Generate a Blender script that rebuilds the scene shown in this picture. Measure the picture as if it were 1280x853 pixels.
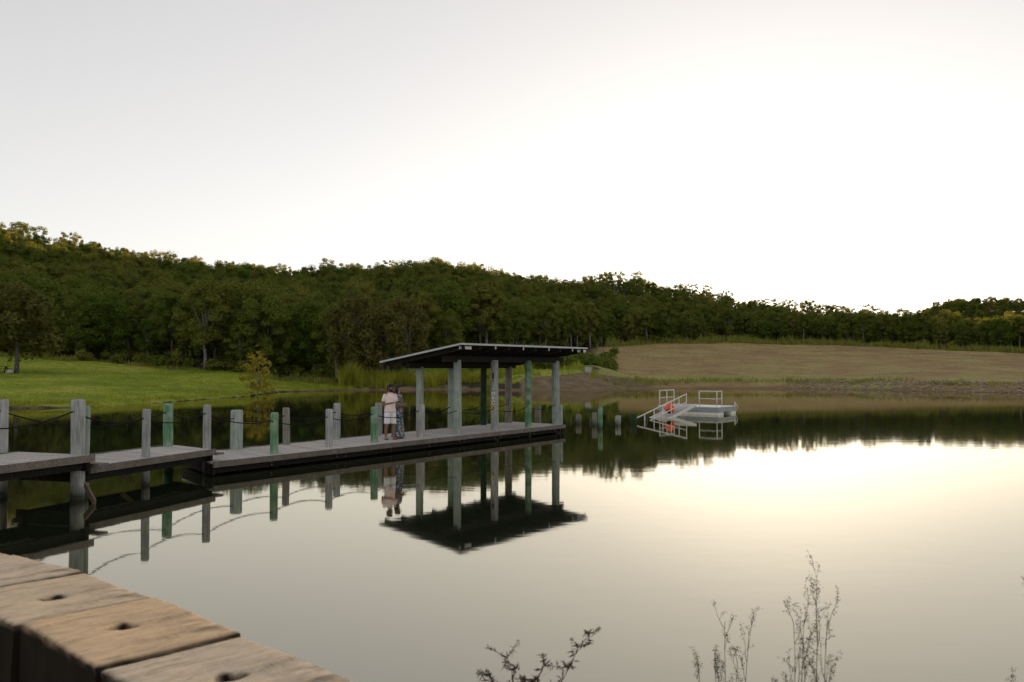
import bpy, bmesh, math, random
import numpy as np
from mathutils import Vector, Matrix
R = math.radians
random.seed(7); rng = np.random.default_rng(7)
for o in list(bpy.data.objects): bpy.data.objects.remove(o)
SC = bpy.context.scene
COL = SC.collection

# ------------------------------------------------------------------ camera, sky, sun, exposure
F_PX, Y0, CAMZ = 1100.0, 460.0, 2.6           # focal length in photo pixels, horizon row, eye height above the water
PITCH = math.atan((Y0-426.5)/F_PX)
cam_d = bpy.data.cameras.new('camera'); cam = bpy.data.objects.new('camera', cam_d); COL.objects.link(cam)
cam.location = (0, 0, CAMZ); cam.rotation_euler = (R(90)+PITCH, 0, 0)
cam_d.sensor_width = 36; cam_d.lens = F_PX/1280*36; cam_d.clip_end = 5000; cam_d.clip_start = .05
cam_d.dof.use_dof = True; cam_d.dof.focus_distance = 29; cam_d.dof.aperture_fstop = 4.5
SC.camera = cam

SUN_AZ, SUN_EL = 16.0, 4.25                    # degrees right of the view axis, above the horizon
w = bpy.data.worlds.new('World'); SC.world = w; w.use_nodes = True
nt = w.node_tree; nt.nodes.clear()
out = nt.nodes.new('ShaderNodeOutputWorld'); bg = nt.nodes.new('ShaderNodeBackground')
sky = nt.nodes.new('ShaderNodeTexSky'); sky.sky_type = 'NISHITA'; sky.sun_disc = False
sky.sun_elevation = R(SUN_EL); sky.sun_rotation = R(SUN_AZ)
sky.air_density = .7; sky.dust_density = .5; sky.ozone_density = 2.0; sky.altitude = 0
hs = nt.nodes.new('ShaderNodeHueSaturation'); hs.inputs['Saturation'].default_value = .34
gm = nt.nodes.new('ShaderNodeGamma'); gm.inputs['Gamma'].default_value = .54
nt.links.new(sky.outputs[0], hs.inputs['Color']); nt.links.new(hs.outputs[0], gm.inputs['Color'])
wt = nt.nodes.new('ShaderNodeMix'); wt.data_type = 'RGBA'; wt.blend_type = 'MULTIPLY'; wt.inputs[0].default_value = 1
wt.inputs[7].default_value = (1.055, .985, .915, 1); nt.links.new(gm.outputs[0], wt.inputs[6])
nt.links.new(wt.outputs[2], bg.inputs['Color']); bg.inputs['Strength'].default_value = .15
nt.links.new(bg.outputs[0], out.inputs[0])
sun_d = bpy.data.lights.new('sun', 'SUN'); sun = bpy.data.objects.new('sun', sun_d); COL.objects.link(sun)
sun_d.energy = 5.0; sun_d.angle = R(.6); sun_d.color = (1.0, .70, .38)
sdir = Vector((math.sin(R(SUN_AZ))*math.cos(R(SUN_EL)), math.cos(R(SUN_AZ))*math.cos(R(SUN_EL)), math.sin(R(SUN_EL))))
sun.rotation_euler = sdir.to_track_quat('Z', 'Y').to_euler(); sun.location = (30, 60, 60)
SC.view_settings.view_transform = 'Standard'; SC.view_settings.look = 'None'
SC.view_settings.exposure = 1.70; SC.view_settings.gamma = 1.0; SC.view_settings.use_curve_mapping = False
SC.render.engine = 'CYCLES'; SC.cycles.use_denoising = True
SC.cycles.max_bounces = 6; SC.cycles.transparent_max_bounces = 4

# ------------------------------------------------------------------ helpers
def at(px, py, z):
    """where the ray through photo pixel (px, py) meets the level z"""
    d = Vector(((px-640)/F_PX, 1.0, -(py-426.5)/F_PX))
    c, s = math.cos(PITCH), math.sin(PITCH)
    d = Vector((d.x, d.y*c-d.z*s, d.y*s+d.z*c))
    t = (z-CAMZ)/d.z
    return Vector((d.x*t, d.y*t, z))
def atd(px, py, dist):
    """point on the ray through (px, py) at forward distance dist"""
    d = Vector(((px-640)/F_PX, 1.0, -(py-426.5)/F_PX))
    c, s = math.cos(PITCH), math.sin(PITCH)
    d = Vector((d.x, d.y*c-d.z*s, d.y*s+d.z*c)); t = dist/d.y
    return Vector((d.x*t, dist, CAMZ+d.z*t))

class MB:
    def __init__(s): s.v = []; s.f = []; s.m = []; s.mi = 0
    def add(s, vs, fs):
        b = len(s.v); s.v.extend([tuple(v) for v in vs])
        for f in fs: s.f.append(tuple(i+b for i in f)); s.m.append(s.mi)
    def box(s, c, size, M=None):
        c = Vector(c); h = [k/2 for k in size]
        vs = [Vector((sx*h[0], sy*h[1], sz*h[2])) for sx in (-1, 1) for sy in (-1, 1) for sz in (-1, 1)]
        if M is not None: vs = [M @ v for v in vs]
        s.add([v+c for v in vs], [(0,1,3,2),(4,6,7,5),(0,4,5,1),(2,3,7,6),(0,2,6,4),(1,5,7,3)])
    def bar(s, a, b, wd, ht, up=Vector((0,0,1))):
        a = Vector(a); b = Vector(b); x = (b-a); L = x.length; x.normalize()
        y = up.cross(x).normalized(); z = x.cross(y)
        s.box((a+b)/2, (L, wd, ht), Matrix((x, y, z)).transposed())
    def tube(s, pts, rad, n=8, cap=True):
        pts = [Vector(p) for p in pts]
        if not hasattr(rad, '__len__'): rad = [rad]*len(pts)
        ref = Vector((0,0,1)); vs = []; prev = None
        for i, p in enumerate(pts):
            d = (pts[min(i+1, len(pts)-1)]-pts[max(i-1, 0)]).normalized()
            if prev is None:
                r = ref if abs(d.z) < .9 else Vector((1,0,0)); u = d.cross(r).normalized()
            else: u = (prev-d*prev.dot(d)).normalized()
            prev = u; vv = d.cross(u)
            for k in range(n):
                a = 2*math.pi*k/n; vs.append(p+(u*math.cos(a)+vv*math.sin(a))*rad[i])
        fs = []
        for i in range(len(pts)-1):
            for k in range(n):
                k2 = (k+1) % n; fs.append((i*n+k, i*n+k2, (i+1)*n+k2, (i+1)*n+k))
        if cap: fs.append(tuple(range(n-1, -1, -1))); fs.append(tuple((len(pts)-1)*n+k for k in range(n)))
        s.add(vs, fs)
    def loft(s, rings, cap=True):
        n = len(rings[0]); vs = [v for r in rings for v in r]; fs = []
        for i in range(len(rings)-1):
            for k in range(n):
                k2 = (k+1) % n; fs.append((i*n+k, i*n+k2, (i+1)*n+k2, (i+1)*n+k))
        if cap: fs.append(tuple(range(n-1, -1, -1))); fs.append(tuple((len(rings)-1)*n+k for k in range(n)))
        s.add(vs, fs)
    def ball(s, c, r, n=10, m=7):
        c = Vector(c); r = Vector(r) if hasattr(r, '__len__') else Vector((r, r, r)); rings = []
        for i in range(m+1):
            t = math.pi*(i+.02)/(m+.04)
            rings.append([c+Vector((r.x*math.sin(t)*math.cos(2*math.pi*k/n), r.y*math.sin(t)*math.sin(2*math.pi*k/n), -r.z*math.cos(t))) for k in range(n)])
        s.loft(rings)
    def mesh(s, name, mats, smooth=False):
        me = bpy.data.meshes.new(name); me.from_pydata(s.v, [], s.f)
        for m in (mats if isinstance(mats, (list, tuple)) else [mats]): me.materials.append(m)
        if max(s.m, default=0): me.polygons.foreach_set('material_index', s.m)
        if smooth: me.shade_smooth()
        me.update(); return me
    def build(s, name, mats, parent=None, smooth=False, **kw):
        return link(name, s.mesh(name, mats, smooth), parent, **kw)
def link(name, me, parent=None, loc=None, label=None, cat=None, group=None, kind=None):
    o = bpy.data.objects.new(name, me); COL.objects.link(o); o.parent = parent
    if loc is not None: o.location = loc
    return tag(o, label, cat, group, kind)
def tag(o, label=None, cat=None, group=None, kind=None):
    for k, v in (('label', label), ('category', cat), ('group', group), ('kind', kind)):
        if v: o[k] = v
    return o
def empty(name, loc, label, cat, group=None, rz=0):
    o = bpy.data.objects.new(name, None); COL.objects.link(o); o.location = loc; o.rotation_euler.z = rz
    o.empty_display_size = .2
    return tag(o, label, cat, group)

# ------------------------------------------------------------------ materials
def srgb(r, g, b): return tuple(((c/255+.055)/1.055)**2.4 if c/255 > .04045 else c/255/12.92 for c in (r, g, b))+(1,)
class Mat:
    def __init__(s, name, rough=.8, spec=.3):
        s.m = bpy.data.materials.new(name); s.m.use_nodes = True; s.t = s.m.node_tree; s.n = s.t.nodes
        s.p = s.n['Principled BSDF']; s.p.inputs['Roughness'].default_value = rough
        s.p.inputs['Specular IOR Level'].default_value = spec
    def new(s, typ, **kw):
        n = s.n.new(typ)
        for k, v in kw.items():
            if hasattr(n, k) and k not in n.inputs: setattr(n, k, v)
            else: n.inputs[k].default_value = v
        return n
    def L(s, a, b): s.t.links.new(a, b)
    def coord(s, kind='Object', scale=(1,1,1), rot=(0,0,0)):
        tc = s.new('ShaderNodeTexCoord'); mp = s.new('ShaderNodeMapping'); mp.inputs['Scale'].default_value = scale
        mp.inputs['Rotation'].default_value = rot
        s.L(tc.outputs[kind], mp.inputs[0]); return mp.outputs[0]
    def noise(s, vec, scale, detail=4, rough=.55):
        n = s.new('ShaderNodeTexNoise'); n.inputs['Scale'].default_value = scale; n.inputs['Detail'].default_value = detail
        n.inputs['Roughness'].default_value = rough
        if vec is not None: s.L(vec, n.inputs['Vector'])
        return n.outputs['Fac']
    def ramp(s, fac, stops, interp='LINEAR'):
        r = s.new('ShaderNodeValToRGB'); r.color_ramp.interpolation = interp
        e = r.color_ramp.elements
        while len(e) > 1: e.remove(e[-1])
        e[0].position = stops[0][0]; e[0].color = stops[0][1]
        for p, c in stops[1:]:
            k = e.new(p); k.color = c
        s.L(fac, r.inputs[0]); return r.outputs[0]
    def mix(s, fac, a, b, mode='MIX'):
        m = s.new('ShaderNodeMix', data_type='RGBA', blend_type=mode)
        for val, i in ((fac, 0), (a, 6), (b, 7)):
            if hasattr(val, 'is_linked') or hasattr(val, 'links'): s.L(val, m.inputs[i])
            else: m.inputs[i].default_value = val
        return m.outputs[2]
    def math(s, op, a, b=0.0):
        m = s.new('ShaderNodeMath', operation=op)
        for val, i in ((a, 0), (b, 1)):
            if hasattr(val, 'links'): s.L(val, m.inputs[i])
            else: m.inputs[i].default_value = val
        return m.outputs[0]
    def bump(s, h, strength=.3, dist=.02):
        b = s.new('ShaderNodeBump'); b.inputs['Strength'].default_value = strength; b.inputs['Distance'].default_value = dist
        s.L(h, b.inputs['Height']); s.L(b.outputs[0], s.p.inputs['Normal'])
    def col(s, c):
        if hasattr(c, 'links'): s.L(c, s.p.inputs['Base Color'])
        else: s.p.inputs['Base Color'].default_value = c
    def rand(s): return s.new('ShaderNodeObjectInfo').outputs['Random']

def c3(r, g, b): return (r, g, b, 1)
def wood(name, dark, mid, light, grain=(1.2, 14, 14), rough=.85, bump=.35, blotch=None):
    m = Mat(name, rough, .2); v = m.coord('Object', grain)
    g = m.noise(v, 2.2, 6, .6); c = m.ramp(g, [(.28, dark), (.5, mid), (.72, light)])
    rv = m.rand(); c = m.mix(.55, c, m.mix(rv, c3(.74,.74,.74), c3(1.15,1.12,1.08)), 'MULTIPLY')
    n2 = m.noise(m.coord('Object', (1,1,1)), 3.0, 4)
    if blotch: c = m.mix(m.ramp(n2, [(.45, c3(0,0,0)), (.65, c3(1,1,1))]), c, blotch)
    else: c = m.mix(m.ramp(n2, [(.35, c3(.75,.75,.75)), (.7, c3(0,0,0))]), c, m.mix(.5, c, c3(.3,.3,.3), 'MULTIPLY'))
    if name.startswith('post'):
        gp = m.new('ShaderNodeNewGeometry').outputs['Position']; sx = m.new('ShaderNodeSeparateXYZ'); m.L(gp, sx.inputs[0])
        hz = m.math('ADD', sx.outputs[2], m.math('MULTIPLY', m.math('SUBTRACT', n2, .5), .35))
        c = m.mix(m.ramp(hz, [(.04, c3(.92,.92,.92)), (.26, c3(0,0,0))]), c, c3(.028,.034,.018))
    m.col(c); m.bump(g, bump, .02); return m.m
M = {}
M['plank'] = wood('grey_plank', c3(.36,.335,.315), c3(.56,.53,.50), c3(.72,.69,.66), (14, 1.2, 14))
M['fascia'] = wood('edge_board', c3(.09,.078,.066), c3(.20,.175,.15), c3(.30,.265,.23), (1.2, 16, 16))
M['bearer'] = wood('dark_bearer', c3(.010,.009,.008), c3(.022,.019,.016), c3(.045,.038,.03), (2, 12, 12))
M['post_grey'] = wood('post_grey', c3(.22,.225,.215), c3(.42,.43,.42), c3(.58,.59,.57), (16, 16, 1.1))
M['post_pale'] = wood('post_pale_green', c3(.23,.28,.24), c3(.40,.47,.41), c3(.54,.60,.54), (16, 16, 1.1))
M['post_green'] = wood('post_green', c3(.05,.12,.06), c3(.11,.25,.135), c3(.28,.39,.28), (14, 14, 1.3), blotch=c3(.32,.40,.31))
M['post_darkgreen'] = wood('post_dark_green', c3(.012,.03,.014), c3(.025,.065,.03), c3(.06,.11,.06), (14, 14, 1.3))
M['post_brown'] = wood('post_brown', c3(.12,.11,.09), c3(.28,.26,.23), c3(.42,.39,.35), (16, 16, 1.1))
M['roof_under'] = wood('roof_timber_and_shade', c3(.012,.010,.009), c3(.028,.024,.020), c3(.05,.043,.036), (2, 12, 12))

def simple(name, c, rough=.6, spec=.4, metal=0, var=.25, scale=6, bump=0):
    m = Mat(name, rough, spec); n = m.noise(m.coord('Object'), scale, 5)
    a = tuple(k*(1-var) for k in c[:3])+(1,); b = tuple(min(1, k*(1+var)) for k in c[:3])+(1,)
    m.col(m.ramp(n, [(.3, a), (.7, b)])); m.p.inputs['Metallic'].default_value = metal
    if bump: m.bump(n, bump, .01)
    return m.m
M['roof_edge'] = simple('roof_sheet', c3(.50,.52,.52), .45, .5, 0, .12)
M['rope'] = simple('black_rope', c3(.012,.011,.010), .9, .2, 0, .4, 60)
M['rust'] = simple('rusty_bolt', c3(.20,.13,.08), .7, .4, .3, .5, 30)
M['galv'] = simple('galvanised', c3(.55,.56,.55), .45, .5, .55, .12, 20)
M['ally'] = simple('white_rail', c3(.70,.70,.67), .45, .5, .0, .10, 12)
M['panel'] = simple('blue_grey_panel', c3(.30,.335,.36), .5, .4, 0, .15, 8)
M['float'] = simple('white_float', c3(.76,.76,.71), .5, .4, 0, .15, 8)
M['buoy'] = simple('red_buoy', c3(.85,.11,.045), .4, .5, 0, .2, 8)
M['buoyblack'] = simple('black_patch', c3(.02,.02,.02), .6, .4, 0, .2, 8)
M['concrete'] = simple('pale_concrete', c3(.42,.42,.40), .9, .2, 0, .2, 5, .3)
M['stone'] = simple('pale_stone', c3(.46,.45,.41), .9, .2, 0, .25, 4, .4)
M['shorestone'] = simple('shore_stone', c3(.29,.24,.17), .95, .2, 0, .4, 3, .4)
M['brace'] = wood('brace_timber', c3(.11,.08,.055), c3(.22,.165,.115), c3(.33,.26,.19), (2, 14, 14))
M['weed'] = simple('dry_weed', c3(.065,.047,.028), .9, .15, 0, .4, 40)
M['skin'] = simple('skin', c3(.36,.20,.135), .55, .35, 0, .10, 8)
M['skin_dark'] = simple('skin_tan', c3(.27,.145,.09), .55, .35, 0, .10, 8)
M['hair'] = simple('dark_hair', c3(.012,.009,.008), .5, .4, 0, .4, 40)
M['shirt'] = simple('pale_pink_cloth', c3(.84,.70,.66), .9, .15, 0, .10, 14, .2)
M['shorts'] = simple('white_cloth', c3(.86,.86,.88), .9, .15, 0, .07, 14, .2)
M['shoe'] = simple('brown_sandal', c3(.14,.075,.05), .7, .3, 0, .3, 14)
M['eye'] = simple('eye', c3(.03,.02,.02), .3, .5)
M['lip'] = simple('lips', c3(.32,.11,.09), .5, .4)
M['sign_white'] = simple('sign_white', c3(.72,.72,.70), .5, .4, 0, .06)
M['sign_yellow'] = simple('sign_yellow', c3(.45,.39,.05), .5, .4, 0, .06)
M['sign_teal'] = simple('sign_teal', c3(.10,.32,.28), .5, .4, 0, .06)
M['sign_black'] = simple('sign_black', c3(.015,.015,.015), .5, .4, 0, .06)

def m_dress():
    m = Mat('floral_cloth', .9, .15); v = m.coord('Object')
    vo = m.new('ShaderNodeTexVoronoi'); vo.inputs['Scale'].default_value = 17; m.L(v, vo.inputs['Vector'])
    sp = m.new('ShaderNodeSeparateColor'); m.L(vo.outputs['Color'], sp.inputs[0])
    c = m.ramp(sp.outputs[0], [(0, c3(.055,.085,.115)), (.38, c3(.11,.15,.18)), (.55, c3(.36,.40,.42)), (.72, c3(.075,.105,.13)), (.85, c3(.34,.20,.18)), (.93, c3(.48,.46,.43))], 'CONSTANT')
    m.col(m.mix(.25, c, c3(.13,.17,.20))); m.bump(m.noise(v, 30), .2, .01); return m.m
M['dress'] = m_dress()

def m_kerb():
    m = Mat('sawn_timber', .9, .15)
    v = m.coord('Object', (9, 3.2, 6)); g = m.noise(v, 2.6, 8, .66)
    wa = m.new('ShaderNodeAttribute', attribute_name='warm')
    base = m.mix(wa.outputs['Fac'], c3(.68,.575,.435), c3(.76,.55,.345))
    c = m.mix(1.0, base, m.ramp(g, [(.25, c3(.68,.66,.64)), (.5, c3(.97,.97,.97)), (.75, c3(1.14,1.12,1.1))]), 'MULTIPLY')
    fine = m.noise(m.coord('Object', (90, 30, 30)), 3.4, 8, .8)
    c = m.mix(.8, c, m.ramp(fine, [(.3, c3(.74,.72,.70)), (.6, c3(1.12,1.11,1.1))]), 'MULTIPLY')
    bl = m.noise(m.coord('Object', (3, 2, 3)), 2.3, 5, .6)
    c = m.mix(m.ramp(bl, [(.52, c3(0,0,0)), (.72, c3(.65,.65,.65))]), c, c3(.15,.125,.10))
    # checks: thin dark cracks along the grain
    cr = m.noise(m.coord('Object', (26, 1.1, 8)), 1.4, 3, .5)
    cl = m.ramp(cr, [(.485, c3(0,0,0)), (.5, c3(1,1,1)), (.515, c3(0,0,0))])
    c = m.mix(m.math('MULTIPLY', cl, .55), c, c3(.07,.055,.045))
    sc2 = m.noise(m.coord('Object', (3, 40, 8), (0, 0, .5)), 1.1, 2, .5)
    sl = m.ramp(sc2, [(.493, c3(0,0,0)), (.5, c3(1,1,1)), (.507, c3(0,0,0))])
    c = m.mix(m.math('MULTIPLY', sl, m.ramp(bl, [(.45, c3(0,0,0)), (.6, c3(.6,.6,.6))])), c, c3(.09,.07,.055))
    # bolt holes, top edges and side faces are coloured darker
    at_ = m.new('ShaderNodeAttribute', attribute_name='dark_mask'); c = m.mix(at_.outputs['Fac'], c, c3(.020,.014,.010))
    m.col(c); h = m.math('ADD', g, m.math('MULTIPLY', fine, .5)); h = m.math('SUBTRACT', h, m.math('MULTIPLY', cl, .4))
    m.bump(h, .4, .0022); return m.m
M['kerb'] = m_kerb()

def m_leaf(name, a, b, trans=.30, tint=c3(.34,.26,.03)):
    m = Mat(name, .75, .08); rv = m.rand()
    g = m.new('ShaderNodeNewGeometry')
    n = m.noise(m.coord('Object'), .9, 3)
    c = m.mix(rv, a, b); c = m.mix(.55, c, m.ramp(n, [(.3, c3(.55,.55,.5)), (.7, c3(1.35,1.3,1.1))]), 'MULTIPLY')
    c = m.mix(.6, c, m.ramp(g.outputs['Random Per Island'], [(0, c3(.6,.62,.6)), (.7, c3(1.1,1.1,1.0)), (1, c3(1.5,1.4,1.1))]), 'MULTIPLY')
    m.col(c)
    tr = m.new('ShaderNodeBsdfTranslucent'); m.L(m.mix(.5, c, tint), tr.inputs[0])
    ms = m.new('ShaderNodeMixShader'); ms.inputs[0].default_value = trans
    m.L(m.p.outputs[0], ms.inputs[1]); m.L(tr.outputs[0], ms.inputs[2])
    m.L(ms.outputs[0], m.n['Material Output'].inputs[0]); return m.m
M['leaf'] = m_leaf('gum_leaf', c3(.085,.150,.022), c3(.185,.200,.045))
M['leaf_weep'] = m_leaf('weeping_leaf', c3(.115,.125,.038), c3(.15,.14,.048))
M['leaf_yellow'] = m_leaf('yellow_leaf', c3(.27,.24,.03), c3(.32,.26,.04), .4, c3(.35,.28,.03))
M['leaf_shrub'] = m_leaf('shrub_leaf', c3(.095,.155,.028), c3(.14,.20,.04), .35)
M['reed'] = m_leaf('reed_blade', c3(.27,.32,.045), c3(.34,.36,.055), .4, c3(.4,.42,.05))
M['lawnblade'] = m_leaf('lawn_blade', c3(.26,.325,.035), c3(.36,.385,.06), .3, c3(.3,.34,.04))
M['drygrass'] = m_leaf('dry_grass_blade', c3(.36,.32,.13), c3(.30,.30,.09), .3, c3(.36,.32,.1))
M['tallgrass'] = m_leaf('tall_grass_blade', c3(.22,.26,.06), c3(.29,.30,.08), .35, c3(.25,.24,.05))
M['bark'] = wood('gum_bark', c3(.05,.042,.035), c3(.12,.105,.09), c3(.25,.23,.20), (3, 3, 1.2))
M['bark_pale'] = wood('pale_gum_bark', c3(.14,.125,.105), c3(.28,.26,.23), c3(.42,.40,.36), (3, 3, 1.2))

def m_ground():
    m = Mat('ground', .95, .1)
    at_ = m.new('ShaderNodeAttribute', attribute_name='zone'); sp = m.new('ShaderNodeSeparateColor'); m.L(at_.outputs['Color'], sp.inputs[0])
    geo = m.new('ShaderNodeNewGeometry').outputs['Position']
    n1 = m.noise(geo, .9, 6, .65); n2 = m.noise(geo, .12, 4); n3 = m.noise(geo, 7, 5, .7)
    def warp(ch):  # ragged zone borders
        s1 = m.math('ADD', ch, m.math('MULTIPLY', m.math('SUBTRACT', n1, .5), .9))
        return m.ramp(s1, [(.38, c3(0,0,0)), (.62, c3(1,1,1))])
    floor = m.ramp(n1, [(.3, c3(.035,.032,.018)), (.7, c3(.075,.062,.035))])
    lawn = m.ramp(n2, [(.33, c3(.15,.225,.02)), (.5, c3(.24,.31,.03)), (.66, c3(.35,.37,.06))])
    lawn = m.mix(.9, lawn, m.ramp(n1, [(.3, c3(.55,.60,.55)), (.7, c3(1.3,1.22,1.1))]), 'MULTIPLY')
    n5 = m.noise(geo, .28, 5, .7); lawn = m.mix(m.ramp(n5, [(.56, c3(0,0,0)), (.72, c3(.75,.75,.75))]), lawn, c3(.27,.24,.075))
    field = m.ramp(n2, [(.3, c3(.26,.165,.09)), (.48, c3(.34,.24,.12)), (.62, c3(.37,.31,.135)), (.72, c3(.31,.31,.095))])
    stretched = m.new('ShaderNodeMapping'); stretched.inputs['Scale'].default_value = (.05, .5, .5); stretched.inputs['Rotation'].default_value = (0,0,R(-8)); m.L(geo, stretched.inputs[0])
    n4 = m.noise(stretched.outputs[0], 1.0, 6, .65)
    field = m.mix(.45, field, m.ramp(n4, [(.3, c3(.66,.58,.55)), (.55, c3(1.05,1.05,1.0)), (.75, c3(1.2,1.3,1.0))]), 'MULTIPLY')
    field = m.mix(.9, field, m.ramp(n1, [(.3, c3(.70,.62,.58)), (.55, c3(1.02,1.02,1.0)), (.75, c3(1.2,1.3,1.05))]), 'MULTIPLY')
    field = m.mix(.9, field, m.ramp(n3, [(.3, c3(.70,.70,.68)), (.7, c3(1.25,1.25,1.22))]), 'MULTIPLY')
    n6 = m.noise(geo, .22, 6, .72); field = m.mix(m.ramp(n6, [(.5, c3(0,0,0)), (.64, c3(.7,.7,.7))]), field, c3(.29,.285,.095)); field = m.mix(m.ramp(n6, [(.30, c3(.7,.7,.7)), (.42, c3(0,0,0))]), field, c3(.22,.13,.085))
    dirt = m.ramp(n1, [(.3, c3(.115,.078,.048)), (.55, c3(.20,.148,.088)), (.72, c3(.25,.22,.10)), (.85, c3(.32,.26,.17))])
    dirt = m.mix(.6, dirt, m.ramp(n3, [(.3, c3(.7,.7,.7)), (.7, c3(1.3,1.3,1.3))]), 'MULTIPLY')
    dry = m.mix(.8, m.ramp(n2, [(.3, c3(.26,.27,.07)), (.7, c3(.36,.32,.12))]), m.ramp(n3, [(.3, c3(.6,.62,.6)), (.7, c3(1.25,1.22,1.2))]), 'MULTIPLY')
    c = m.mix(warp(sp.outputs[1]), floor, field); c = m.mix(warp(at_.outputs['Alpha']), c, dry); c = m.mix(warp(sp.outputs[0]), c, lawn); c = m.mix(warp(sp.outputs[2]), c, dirt)
    m.col(c); m.bump(m.math('ADD', n1, m.math('MULTIPLY', n3, .4)), .8, .15); return m.m
M['ground'] = m_ground()

def m_water():
    m = Mat('lake_water', .9, .0); m.p.inputs['Base Color'].default_value = c3(.016,.022,.012)
    gl = m.new('ShaderNodeBsdfGlossy'); gl.inputs['Roughness'].default_value = .03; gl.inputs['Color'].default_value = c3(1,.955,.82)
    fr = m.new('ShaderNodeFresnel'); fr.inputs['IOR'].default_value = 1.40
    ms = m.new('ShaderNodeMixShader'); m.L(m.math('ADD', m.math('MULTIPLY', fr.outputs[0], .75), .25), ms.inputs[0])
    m.L(m.p.outputs[0], ms.inputs[1]); m.L(gl.outputs[0], ms.inputs[2]); m.L(ms.outputs[0], m.n['Material Output'].inputs[0])
    geo = m.new('ShaderNodeNewGeometry').outputs['Position']
    a = m.new('ShaderNodeMapping'); a.inputs['Scale'].default_value = (.7, 1.5, 1); a.inputs['Rotation'].default_value = (0,0,R(12)); m.L(geo, a.inputs[0])
    n1 = m.noise(a.outputs[0], 1.3, 3, .5); n2 = m.noise(a.outputs[0], 9, 2, .5)
    patch = m.ramp(m.noise(geo, .10, 3), [(.38, c3(.35,.35,.35)), (.68, c3(1,1,1))])
    h = m.math('ADD', m.math('MULTIPLY', n1, 1.0), m.math('MULTIPLY', n2, .13)); h = m.math('MULTIPLY', h, patch)
    m.bump(h, .35, .0045); nb = m.p.inputs['Normal'].links[0].from_socket; m.L(nb, gl.inputs['Normal']); m.L(nb, fr.inputs['Normal']); return m.m
M['water'] = m_water()

# ------------------------------------------------------------------ terrain
#  photo column: shore distance, bank width, bank height, forest edge distance, its height, ridge distance, ridge height
COLS = [(-900, 30, 2, .4, 80, 5, 280, 40), (-400, 42, 2, .35, 105, 5.5, 310, 44), (0, 55, 1.5, .3, 120, 4.4, 330, 43), (100, 57, 1.5, .3, 118, 3.4, 330, 36),
 (200, 64, 1.5, .3, 116, 2.9, 330, 29.5), (310, 79, 2, .3, 112, 2.3, 330, 27), (350, 94, 2, .3, 114, 1.6, 330, 27), (430, 100, 2, .25, 110, 1.1, 330, 28),
 (560, 106, 3, .6, 124, 3, 330, 31), (650, 99, 9, 1.8, 150, 5, 335, 27), (720, 100, 14, 2.1, 190, 6.4, 340, 26.5), (770, 106, 12, 1.3, 215, 8.2, 340, 26.5), (800, 108, 6, .8, 225, 8.7, 340, 25.5),
 (900, 110, 5, .9, 235, 9.4, 340, 21), (1000, 110, 5, .9, 235, 9.0, 330, 16), (1100, 102, 5, 1.0, 225, 8.1, 320, 12.2), (1200, 95, 5, 1.0, 215, 7.1, 310, 8.5),
 (1280, 91, 5, .9, 205, 6.1, 300, 7.2), (1700, 78, 5, .9, 190, 6, 300, 12), (2600, 60, 5, .9, 150, 6, 280, 14)]
CX = np.array([c[0] for c in COLS], float); CT = np.arctan2((CX-640)/F_PX, 1.0)
CV = np.array([c[1:] for c in COLS], float)
def prof(theta): return [np.interp(theta, CT, CV[:, i]) for i in range(7)]
K0 = np.array([-.871, 2.836]); KE = np.array([-.7317, .6816]); KN = np.array([.6816, .7317])
def vnoise(x, y, s, seed=0):
    x = x/s; y = y/s
    xi = np.floor(x).astype(int); yi = np.floor(y).astype(int); fx = x-xi; fy = y-yi
    def h(i, j):
        n = (i*374761393+j*668265263+seed*1442695) & 0xffffffff; n = ((n ^ (n >> 13))*1274126177) & 0xffffffff
        return ((n ^ (n >> 16)) & 0xffff)/65535.0
    u = fx*fx*(3-2*fx); v = fy*fy*(3-2*fy)
    return (h(xi, yi)*(1-u)+h(xi+1, yi)*u)*(1-v)+(h(xi, yi+1)*(1-u)+h(xi+1, yi+1)*u)*v-.5
def sm(a, b, x): t = np.clip((x-a)/(b-a), 0, 1); return t*t*(3-2*t)
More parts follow.
